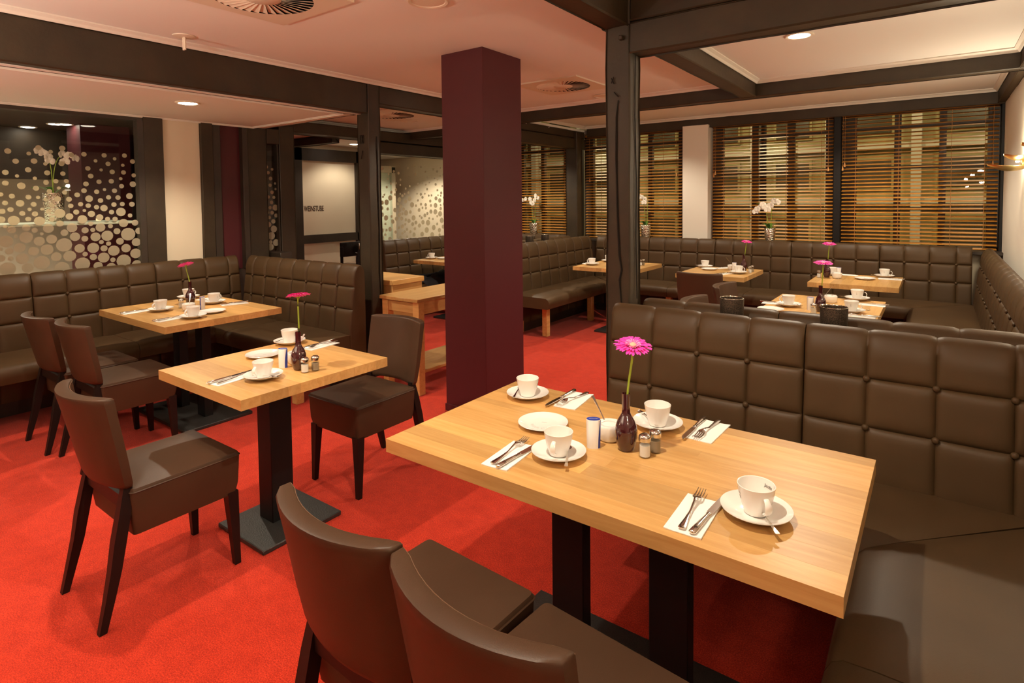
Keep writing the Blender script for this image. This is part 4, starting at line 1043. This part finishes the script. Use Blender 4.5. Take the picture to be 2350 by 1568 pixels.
def gerbera(label, loc, head, tilt, rz, R=.052, bend=(.0, .0)):
    """stem rises from inside the vase neck to the flower head (offset from the vase base)"""
    t = thing('gerbera', label, 'flower', loc, 0, 'pink gerberas in bud vases')
    hx, hy, hz = head
    p0 = Vector((.004, 0, .108)); p3 = Vector(head); bm = bmesh.new(); pts = []
    c1 = Vector((.002+bend[0], bend[1], .19)); c2 = Vector((hx-bend[0]*.5, hy-bend[1]*.5, hz-.05))
    for k in range(13):
        s = k/12; pts.append(p0*(1-s)**3 + 3*c1*s*(1-s)**2 + 3*c2*s*s*(1-s) + p3*s**3)
    tube(bm, pts, [.0030+.0006*(k/12) for k in range(13)], 8); obj('stem', bm, 'stem', t)
    mtx = Matrix.Translation(p3) @ Matrix.Rotation(rz, 4, 'Z') @ Matrix.Rotation(tilt, 4, 'Y')
    rnd = random.Random(int(abs(loc[0])*1000))
    def petals(n, r0, r1, wd, lift, droop, name, mat):
        bm = bmesh.new()
        for k in range(n):
            a = 2*PI*k/n + rnd.uniform(-.05, .05); L = r1*rnd.uniform(.92, 1.04); dz = rnd.uniform(-.002, .002)
            u, v = Vector((math.cos(a), math.sin(a), 0)), Vector((-math.sin(a), math.cos(a), 0)); rows = []
            for s in (0, .3, .65, .9, 1.0):
                rr = r0+(L-r0)*s; hw = wd*(.45+.75*s if s < .7 else (1.0 if s < .95 else .3))
                z = lift*math.sin(s*PI*.6) - droop*s*s + dz
                rows.append([u*rr - v*hw + Vector((0, 0, z)), u*rr + Vector((0, 0, z-.0009)), u*rr + v*hw + Vector((0, 0, z)), u*rr + Vector((0, 0, z-.0016))])
            loft(bm, [[tuple(mtx @ p) for p in r] for r in rows])
        obj(name, bm, mat, t)
    petals(30, .010, R, .0042, .010, .006, 'petals', 'petal')
    petals(26, .009, R*.78, .0036, .014, .002, 'petals', 'petal')
    petals(24, .006, R*.44, .0020, .013, .0, 'inner_petals', 'petal_pale')
    bm = bmesh.new(); lathe(bm, [(0, .013), (.006, .0125), (.010, .009), (.011, .0)], 16); bm.transform(mtx); obj('centre', bm, 'floret', t)
    bm = bmesh.new(); lathe(bm, [(.004, -.010), (.009, -.004), (.012, .003)], 12); bm.transform(mtx); obj('calyx', bm, 'stem', t)
    return t

TN = {1: 'the large front table', 2: 'the square table', 3: 'the corner booth table', 4: 'the table behind the bench',
      5: 'the far right window table', 6: 'the window table with dark chair', 7: 'the table behind the post', 8: 'the far left table'}
Z = .7502
B = dict(cup=(cup_build, 'cup', 'white coffee cups'), saucer=(saucer_build, 'saucer', 'white saucers'), plate=(plate_build, 'plate', 'small white plates'), spoon=(spoon_build, 'teaspoon', 'steel teaspoons'),
         napkin=(napkin_build, 'napkin', 'folded white napkins'), knife=(knife_build, 'knife', 'steel table knives'), fork=(fork_build, 'fork', 'steel forks'), can=(canister_build, 'container', 'white and blue sweetener boxes'),
         bowl=(bowl_build, 'sugar bowl', 'white sugar bowls'), salt=(shaker_build, 'shaker', 'glass shakers with steel caps'), pepper=(pepper_build, 'shaker', 'glass shakers with steel caps'), vase=(vase_build, 'vase', 'aubergine bud vases'))
def put(kind, x, y, z, rz, label):
    b, cat, grp = B[kind]; return make(kind, b, (x, y, z), R(rz), label, cat, grp)
def place(n, pos, sx, sy, handle, spoon=None, nap=None, kn=None, fk=None, wide=''):
    """one cover: saucer, cup, spoon, napkin with knife and fork. angles in degrees"""
    w_ = TN[n]
    put('saucer', sx, sy, Z, 0, 'white saucer under the cup at the %s of %s' % (pos, w_))
    put('cup', sx, sy, Z+.0078, handle, 'white coffee cup at the %s of %s' % (pos, w_))
    if spoon is not None:
        a, d = spoon; ox, oy = math.cos(R(d))*.040, math.sin(R(d))*.040
        s = put('spoon', sx+ox, sy+oy, Z+.0165, a, 'teaspoon on the saucer at the %s of %s' % (pos, w_))
        s.rotation_euler = (R(0), R(-2), R(a))
    if nap:
        put('napkin', nap[0], nap[1], Z, nap[2], 'folded white napkin at the %s of %s' % (pos, w_))
    if kn: put('knife', kn[0], kn[1], Z+.003, kn[2], 'steel knife on the napkin at the %s of %s' % (pos, w_))
    if fk: put('fork', fk[0], fk[1], Z+.0035, fk[2], 'steel fork on the napkin at the %s of %s' % (pos, w_))
# large foreground table
place(1, 'back left', -1.244, 1.782, 100, (112, 205), (-1.080, 1.848, 97), (-1.128, 1.832, -90), (-1.085, 1.845, -96))
place(1, 'front left', -.880, 1.415, -75, (-62+180, -20), (-.998, 1.338, 95), (-.972, 1.352, 87), (-1.011, 1.355, 95))
place(1, 'back right', -.730, 1.788, 120, (140, 165), (-.583, 1.842, 88), (-.624, 1.832, -90), (-.585, 1.845, -94))
place(1, 'front right', -.334, 1.414, -50, (128, -52), (-.452, 1.328, 92), (-.421, 1.347, 86), (-.462, 1.345, 95))
# mark inside the front right cup
cu = bpy.data.curves.new('print', 'FONT'); cu.body = 'Jacobs'; cu.size = .011; cu.extrude = .0001
for o in list(C.objects):
    if o.get('label', '') == 'white coffee cup at the front right of ' + TN[1]:
        a = R(58); mk = text_obj('print', cu, 'ink', o); off = a - o.rotation_euler[2]
        mk.location = (.0385*math.cos(off-.28), .0385*math.sin(off-.28), .052); mk.rotation_euler = (R(76), 0, off-PI/2); mk.scale = (.8, 1, 1)
        mk.location = (.0375*math.cos(off+.30), .0375*math.sin(off+.30), .050)
put('plate', -1.045, 1.584, Z, 15, 'small white plate with grey lettering on ' + TN[1])
put('can', -.827, 1.529, Z, 30, 'white container with blue lid on ' + TN[1])
put('bowl', -.815, 1.612, Z, 0, 'white sugar bowl behind the container on ' + TN[1])
s = put('spoon', -.862, 1.640, Z+.062, 0, 'spoon leaning out of the sugar bowl on ' + TN[1]); s.rotation_euler = (0, R(38), R(-32))
put('vase', -.740, 1.571, Z, 0, 'dark aubergine bud vase on ' + TN[1])
put('salt', -.674, 1.556, Z, 0, 'glass salt shaker on ' + TN[1]); put('pepper', -.662, 1.603, Z, 0, 'glass pepper shaker on ' + TN[1])
gerbera('magenta gerbera leaning right on ' + TN[1], (-.740, 1.571, Z), (.020, .004, .312), R(16), R(-50), .055, (-.003, .0))
# square table
place(2, 'front', -2.308, 1.337, -70, (20, -15), (-2.408, 1.255, 97), (-2.428, 1.262, 96), (-2.398, 1.275, 98))
place(2, 'back', -2.762, 1.754, 100, (100, 190), (-2.580, 1.815, 95), (-2.612, 1.825, -86), (-2.572, 1.82, -88))
put('plate', -2.642, 1.535, Z, 40, 'small white plate on ' + TN[2])
put('can', -2.385, 1.479, Z, 30, 'white container with blue lid on ' + TN[2])
put('bowl', -2.405, 1.560, Z, 0, 'white sugar bowl on ' + TN[2])
s = put('spoon', -2.44, 1.600, Z+.062, 0, 'spoon standing in the sugar bowl on ' + TN[2]); s.rotation_euler = (0, R(50), R(-70))
put('vase', -2.300, 1.503, Z, 0, 'dark aubergine bud vase on ' + TN[2])
put('salt', -2.235, 1.490, Z, 0, 'glass salt shaker on ' + TN[2]); put('pepper', -2.222, 1.534, Z, 0, 'glass pepper shaker on ' + TN[2])
gerbera('pink gerbera on a curved stem on ' + TN[2], (-2.300, 1.503, Z), (.008, .0, .330), R(-14), R(-20), .054, (.014, .0))
# corner booth table
place(3, 'front left', -4.370, 1.787, -75, (15, -10), (-4.469, 1.672, 97), (-4.485, 1.678, 96))
place(3, 'front right', -3.920, 1.798, -75, (15, -15), (-3.999, 1.690, 97), (-4.015, 1.690, 96), (-3.985, 1.70, 98))
place(3, 'back left', -4.755, 2.150, 100, None, (-4.600, 2.235, 100))
place(3, 'back right', -4.352, 2.150, 100, (180, 200), (-4.190, 2.220, 75), (-4.215, 2.225, -104), (-4.175, 2.222, -106))
put('plate', -4.002, 1.965, Z, 40, 'small white plate on ' + TN[3])
put('bowl', -4.215, 1.905, Z, 0, 'white sugar bowl on ' + TN[3])
s = put('spoon', -4.25, 1.93, Z+.062, 0, 'spoon leaning out of the sugar bowl on ' + TN[3]); s.rotation_euler = (0, R(40), R(-30))
put('salt', -4.372, 1.925, Z, 0, 'glass salt shaker on ' + TN[3])
put('can', -4.185, 1.985, Z, -60, 'white container with blue side on ' + TN[3])
put('vase', -4.460, 2.030, Z, 0, 'dark aubergine bud vase on ' + TN[3])
gerbera('magenta gerbera leaning left on ' + TN[3], (-4.460, 2.030, Z), (-.055, .0, .290), R(-22), R(10), .056, (.006, .0))
# table behind the bench
place(4, 'left', -.815, 4.30, 170, (-20, -30), (-.905, 4.355, 3), (-.91, 4.372, 0))
place(4, 'far right', -.459, 4.815, 0, (190, 170), (-.365, 4.640, -4), (-.36, 4.655, 180))
place(4, 'near right', -.440, 4.285, 0, (20, 10), (-.385, 4.165, -4), (-.375, 4.175, 180), (-.39, 4.15, 180))
put('plate', -.880, 4.075, Z, 0, 'small white plate half hidden by the bench on ' + TN[4])
put('bowl', -.600, 4.610, Z, 0, 'white sugar bowl on ' + TN[4])
s = put('spoon', -.615, 4.615, Z+.070, 0, 'spoon standing in the sugar bowl on ' + TN[4]); s.rotation_euler = (0, R(58), R(180))
put('can', -.668, 4.225, Z, 200, 'container with blue side on ' + TN[4])
put('salt', -.632, 4.11, Z, 0, 'glass salt shaker on ' + TN[4]); put('pepper', -.580, 4.118, Z, 0, 'glass pepper shaker on ' + TN[4])
put('vase', -.606, 4.205, Z, 0, 'dark aubergine bud vase on ' + TN[4])
gerbera('magenta gerbera facing up on ' + TN[4], (-.606, 4.205, Z), (.014, .0, .315), R(6), R(-60), .058, (.006, .0))
# far table at the right windows
place(5, 'back left', -.795, 6.22, 20, None, (-.690, 6.30, -10))
place(5, 'right', -.386, 6.300, 0, (190, 190), (-.335, 6.165, 2), (-.33, 6.18, 180))
put('plate', -.520, 6.060, Z, 0, 'small white plate on ' + TN[5])
put('bowl', -.735, 6.010, Z, 0, 'white sugar bowl on ' + TN[5])
put('can', -.735, 6.125, Z, 20, 'white container with blue lid on ' + TN[5])
put('salt', -.880, 5.990, Z, 0, 'glass salt shaker on ' + TN[5])
put('vase', -.820, 6.030, Z, 0, 'dark aubergine bud vase on ' + TN[5])
gerbera('magenta gerbera above its flower neighbour on ' + TN[5], (-.820, 6.030, Z), (.018, .0, .308), R(8), R(-70), .058, (.008, .0))
# far table with the dark backed chair
place(6, 'back left', -2.010, 6.235, 100, (170, 190), (-1.83, 6.27, 60), (-1.85, 6.27, -120))
place(6, 'front right', -1.573, 5.900, 0, (20, 0), (-1.690, 5.780, 70), (-1.70, 5.78, 70), (-1.67, 5.79, 72))
put('plate', -1.908, 6.060, Z, 0, 'small white plate on ' + TN[6])
put('bowl', -1.715, 6.180, Z, 0, 'white sugar bowl on ' + TN[6])
s = put('spoon', -1.735, 6.182, Z+.070, 0, 'spoon leaning out of the sugar bowl on ' + TN[6]); s.rotation_euler = (0, R(52), R(0))
put('can', -1.664, 6.085, Z, 20, 'white container on ' + TN[6])
put('salt', -1.490, 5.995, Z, 0, 'glass salt shaker on ' + TN[6]); put('pepper', -1.490, 6.085, Z, 0, 'glass pepper shaker on ' + TN[6])
put('vase', -1.585, 6.135, Z, 0, 'dark aubergine bud vase on ' + TN[6])
gerbera('pink gerbera in front of the bench on ' + TN[6], (-1.585, 6.135, Z), (.026, .0, .295), R(10), R(-40), .052, (.010, .0))
# table half hidden by the post
place(7, 'front left', -3.165, 5.835, 180, None, (-3.245, 5.95, 60))
place(7, 'back left', -3.16, 6.235, 100, (180, 190))
put('salt', -2.668, 6.050, Z, 0, 'glass salt shaker on ' + TN[7]); put('pepper', -2.655, 6.092, Z, 0, 'glass pepper shaker on ' + TN[7])
put('vase', -2.745, 6.080, Z, 0, 'dark aubergine bud vase on ' + TN[7])
gerbera('magenta gerbera peeping out beside the post on ' + TN[7], (-2.745, 6.080, Z), (-.02, .0, .33), R(6), R(20), .055, (.0, .0))
# far left table
place(8, 'left', -5.262, 5.400, 190)
put('plate', -5.130, 5.478, Z, 0, 'small white plate on ' + TN[8])

# ------------------------------------------------------------------ candle glasses
def candle_build(label, cat, loc, rz, group):
    t = thing('candle_glass', label, cat, loc, rz, group)
    bm = bmesh.new(); lathe(bm, [(0, .0), (.044, 0), (.047, .004), (.0505, .125), (.0500, .130), (.0485, .130), (.0480, .125), (.0445, .010), (0, .008)], 40); obj('glass', bm, 'damask', t)
    bm = bmesh.new(); lathe(bm, [(.0499, .1305), (.0492, .1320), (.0484, .1305), (.0478, .10)], 40); obj('rim', bm, 'silver', t)
    bm = bmesh.new(); lathe(bm, [(0, .03), (.019, .03), (.02, .012), (0, .011)], 20); obj('candle', bm, 'candle', t)
    return t
for (x, y, z, lb) in ((-.728, 2.626, .926, 'patterned dark candle glass on the bench ridge, further from camera, by the chair backs'),
                      (-.330, 2.626, .926, 'patterned dark candle glass on the bench ridge before the flower vase'),
                      (-3.972, 5.76, .931, 'dark candle glass on the double bench nearest the column'),
                      (-3.972, 6.10, .931, 'dark candle glass on the double bench nearest the far post')):
    make('candle', candle_build, (x, y, z), 0, lb, 'candle holder', 'dark candle glasses on the bench backs')

# ------------------------------------------------------------------ orchids
def blossom(bm, mtx, s):
    for k, a in enumerate((90, 210, 330, 20, 160)):
        L, wd = (s*.50, s*.20) if k < 3 else (s*.52, s*.30)
        u = Vector((0, math.cos(R(a)), math.sin(R(a)))); v = Vector((0, -math.sin(R(a)), math.cos(R(a)))); rows = []
        for q, f in ((.05, .35), (.35, .95), (.65, 1.0), (.88, .7), (1.0, .15)):
            x = .10*s*math.sin(q*PI*.7) + (.02*s if k > 2 else 0)
            rows.append([u*L*q - v*wd*f + Vector((x, 0, 0)), u*L*q + Vector((x+.04*s, 0, 0)), u*L*q + v*wd*f + Vector((x, 0, 0)), u*L*q + Vector((x-.01*s, 0, 0))])
        loft(bm, [[tuple(mtx @ p) for p in r] for r in rows])
def orchid(label, loc, stems, h=.20, r=.068, leaves=((20, .10), (160, .11), (100, .08), (250, .08)), face=-PI/2, vz=1.0):
    t = thing('orchid', label, 'plant', loc, 0, 'white orchids in silver vases')
    bm = bmesh.new(); lathe(bm, [(0, .0), (r*.78, 0), (r*.80, .004), (r, h-.004), (r*.98, h), (r*.93, h), (r*.88, h-.02), (0, h-.03)], 36); obj('pot', bm, 'silver', t)
    for (a, L) in leaves:
        bm = bmesh.new(); rows = []
        u = Vector((math.cos(R(a)), math.sin(R(a)), 0)); v = Vector((-u.y, u.x, 0))
        for s in (0, .2, .45, .7, .9, 1):
            hw = .026*math.sin(PI*(.12+.86*s))
            c = u*(L*s) + Vector((0, 0, h-.02+.085*math.sin(s*PI*.62)-.02*s))
            rows.append([c-v*hw+Vector((0, 0, .004)), c, c+v*hw+Vector((0, 0, .004)), c+Vector((0, 0, -.002))])
        loft(bm, [[tuple(p) for p in q] for q in rows]); obj('leaf', bm, 'leaf', t)
    rnd = random.Random(int(abs(loc[0])*100))
    for (bx, top, arch, flowers, size) in stems:
        bm = bmesh.new(); pts = []
        for k in range(11):
            s = k/10; pts.append(Vector((bx+arch[0]*s**2.2, arch[1]*s**2.2, h-.03+(top-h+.03)*math.sin(s*PI/2*1.02))))
        tube(bm, pts, [.0032-.0014*k/10 for k in range(11)], 6); st = obj('stem', bm, 'stem', t)
        for (fx, fy, fz) in flowers:
            bm = bmesh.new(); mtx = Matrix.Translation((fx, fy, fz)) @ Matrix.Rotation(face+rnd.uniform(-.5, .5), 4, 'Z') @ Matrix.Rotation(rnd.uniform(-.3, .3), 4, 'X')
            blossom(bm, mtx, size); b = obj('blossom', bm, 'orchid', st)
    return t
orchid('white orchid on the sill right of the white pier', (-1.565, 7.17, .956),
       ((-.02, .47, (-.13, 0), ((-.155, -.01, .375), (-.13, -.02, .405), (-.095, -.01, .425), (-.055, -.02, .43), (-.02, -.01, .43), (-.075, -.02, .455)), .075),
        (.012, .49, (.03, -.02), ((.015, -.02, .445), (.05, -.02, .495), (.075, -.01, .485), (-.02, -.03, .40)), .08)), .185, .062)
orchid('white orchid on the sill left of the white pier, beside the split post', (-3.09, 7.17, .956),
       ((-.01, .53, (-.05, 0), ((-.03, -.02, .55), (.0, -.02, .53), (-.06, -.02, .56)), .075), (.02, .50, (.02, 0), ((-.01, -.03, .49),), .07)), .195, .068)
orchid('white orchid on the sill left of the far post', (-4.86, 7.17, .956),
       ((-.02, .56, (-.10, 0), ((-.20, -.01, .535), (-.13, -.02, .55), (-.05, -.02, .55), (-.03, -.02, .50)), .075), (.02, .58, (.02, 0), ((.05, -.02, .60), (.07, -.02, .57), (.03, -.02, .53), (.0, -.02, .48)), .075)), .195, .072)
orchid('white orchid in a silver vase behind the dotted glass', (-5.80, 1.60, 1.362),
       ((-.0, .56, (.0, -.05), ((.02, -.06, .55), (.02, -.03, .52), (.02, -.09, .57), (.02, -.02, .49)), .07), (.0, .55, (.0, .09), ((.02, .06, .55), (.02, .11, .54), (.02, .15, .52), (.02, .08, .49)), .07)), .235, .075, ((80, .11), (270, .14), (200, .08)), face=0)
tl = thing('candle_glass', 'small lit candle on the ledge behind the dotted glass', 'candle holder', (-5.66, 1.86, 1.361))
bm = bmesh.new(); lathe(bm, [(0, 0), (.02, 0), (.022, .05), (.020, .05), (0, .02)], 20); obj('glass', bm, 'jar', tl)
bm = bmesh.new(); lathe(bm, [(0, .002), (.017, .002), (.017, .022), (0, .022)], 16); obj('candle', bm, 'candle', tl)

# ------------------------------------------------------------------ jacket and umbrella in the left bay
bm = bmesh.new(); rnd = random.Random(6); N = 22; g = []
for j in range(N+1):
    row = []
    for i in range(N+1):
        u, v = i/N, j/N
        e = min(u, 1-u, v, 1-v)*5; e = min(1, e)
        z = .496 + e*(.030 + .020*math.sin(9*u+4*v)*math.sin(7*v-2*u) + .012*math.sin(23*u+11*v) + .010*math.sin(31*v-9*u))
        row.append((-5.53+.44*u+.03*math.sin(8*v), 5.12+.85*v+.04*math.sin(7*u), z - (.10*max(0, (u-.92)/.08)**1.5 if u > .92 else 0)))
    g.append(row)
T_ = [[bm.verts.new(p) for p in r] for r in g]; B_ = [[bm.verts.new((p[0], p[1], p[2]-.012)) for p in r] for r in g]
for j in range(N):
    for i in range(N):
        bm.faces.new((T_[j][i], T_[j][i+1], T_[j+1][i+1], T_[j+1][i])); bm.faces.new((B_[j][i], B_[j+1][i], B_[j+1][i+1], B_[j][i+1]))
for i in range(N):
    bm.faces.new((T_[0][i], B_[0][i], B_[0][i+1], T_[0][i+1])); bm.faces.new((T_[N][i], T_[N][i+1], B_[N][i+1], B_[N][i]))
    bm.faces.new((T_[i][0], T_[i+1][0], B_[i+1][0], B_[i][0])); bm.faces.new((T_[i][N], B_[i][N], B_[i+1][N], T_[i+1][N]))
jk = tag(obj('jacket', bm, 'cloth', sharp=70), 'black jacket lying crumpled on the far left bench seat', 'jacket')
bm = bmesh.new()
for s in (0, 1): tube(bm, [(-5.40+.1*s, 5.2, .53), (-5.28, 5.35+.1*s, .545), (-5.18, 5.55+.12*s, .54), (-5.14, 5.72+.1*s, .52)], [.030, .034, .030, .024], 10, flat=.55)
obj('sleeve', bm, 'cloth', jk)
um = thing('umbrella', 'furled striped black umbrella beside the left timber post', 'umbrella', (-6.00, 4.84, 0))
bm = bmesh.new(); lathe(bm, [(0, .05), (.012, .08), (.03, .30), (.05, .62), (.045, .78), (.015, .88), (0, .88)], 14); obj('canopy', bm, 'cloth', um)
bm = bmesh.new()
for k in range(9):
    z0 = .35+.055*k; tube(bm, [(.052*math.cos(q/8*PI*1.4-.6), .052*math.sin(q/8*PI*1.4-.6), z0+.055*q/8) for q in range(9)], .004, 5)
obj('stripe', bm, 'greyink', um)
bm = bmesh.new(); tube(bm, [(0, 0, 0), (0, 0, .05)], .005, 8); obj('ferrule', bm, 'steel', um)
bm = bmesh.new(); lathe(bm, [(0, .88), (.012, .885), (.016, .93), (.010, .965), (0, .97)], 14); obj('handle', bm, 'steel', um)
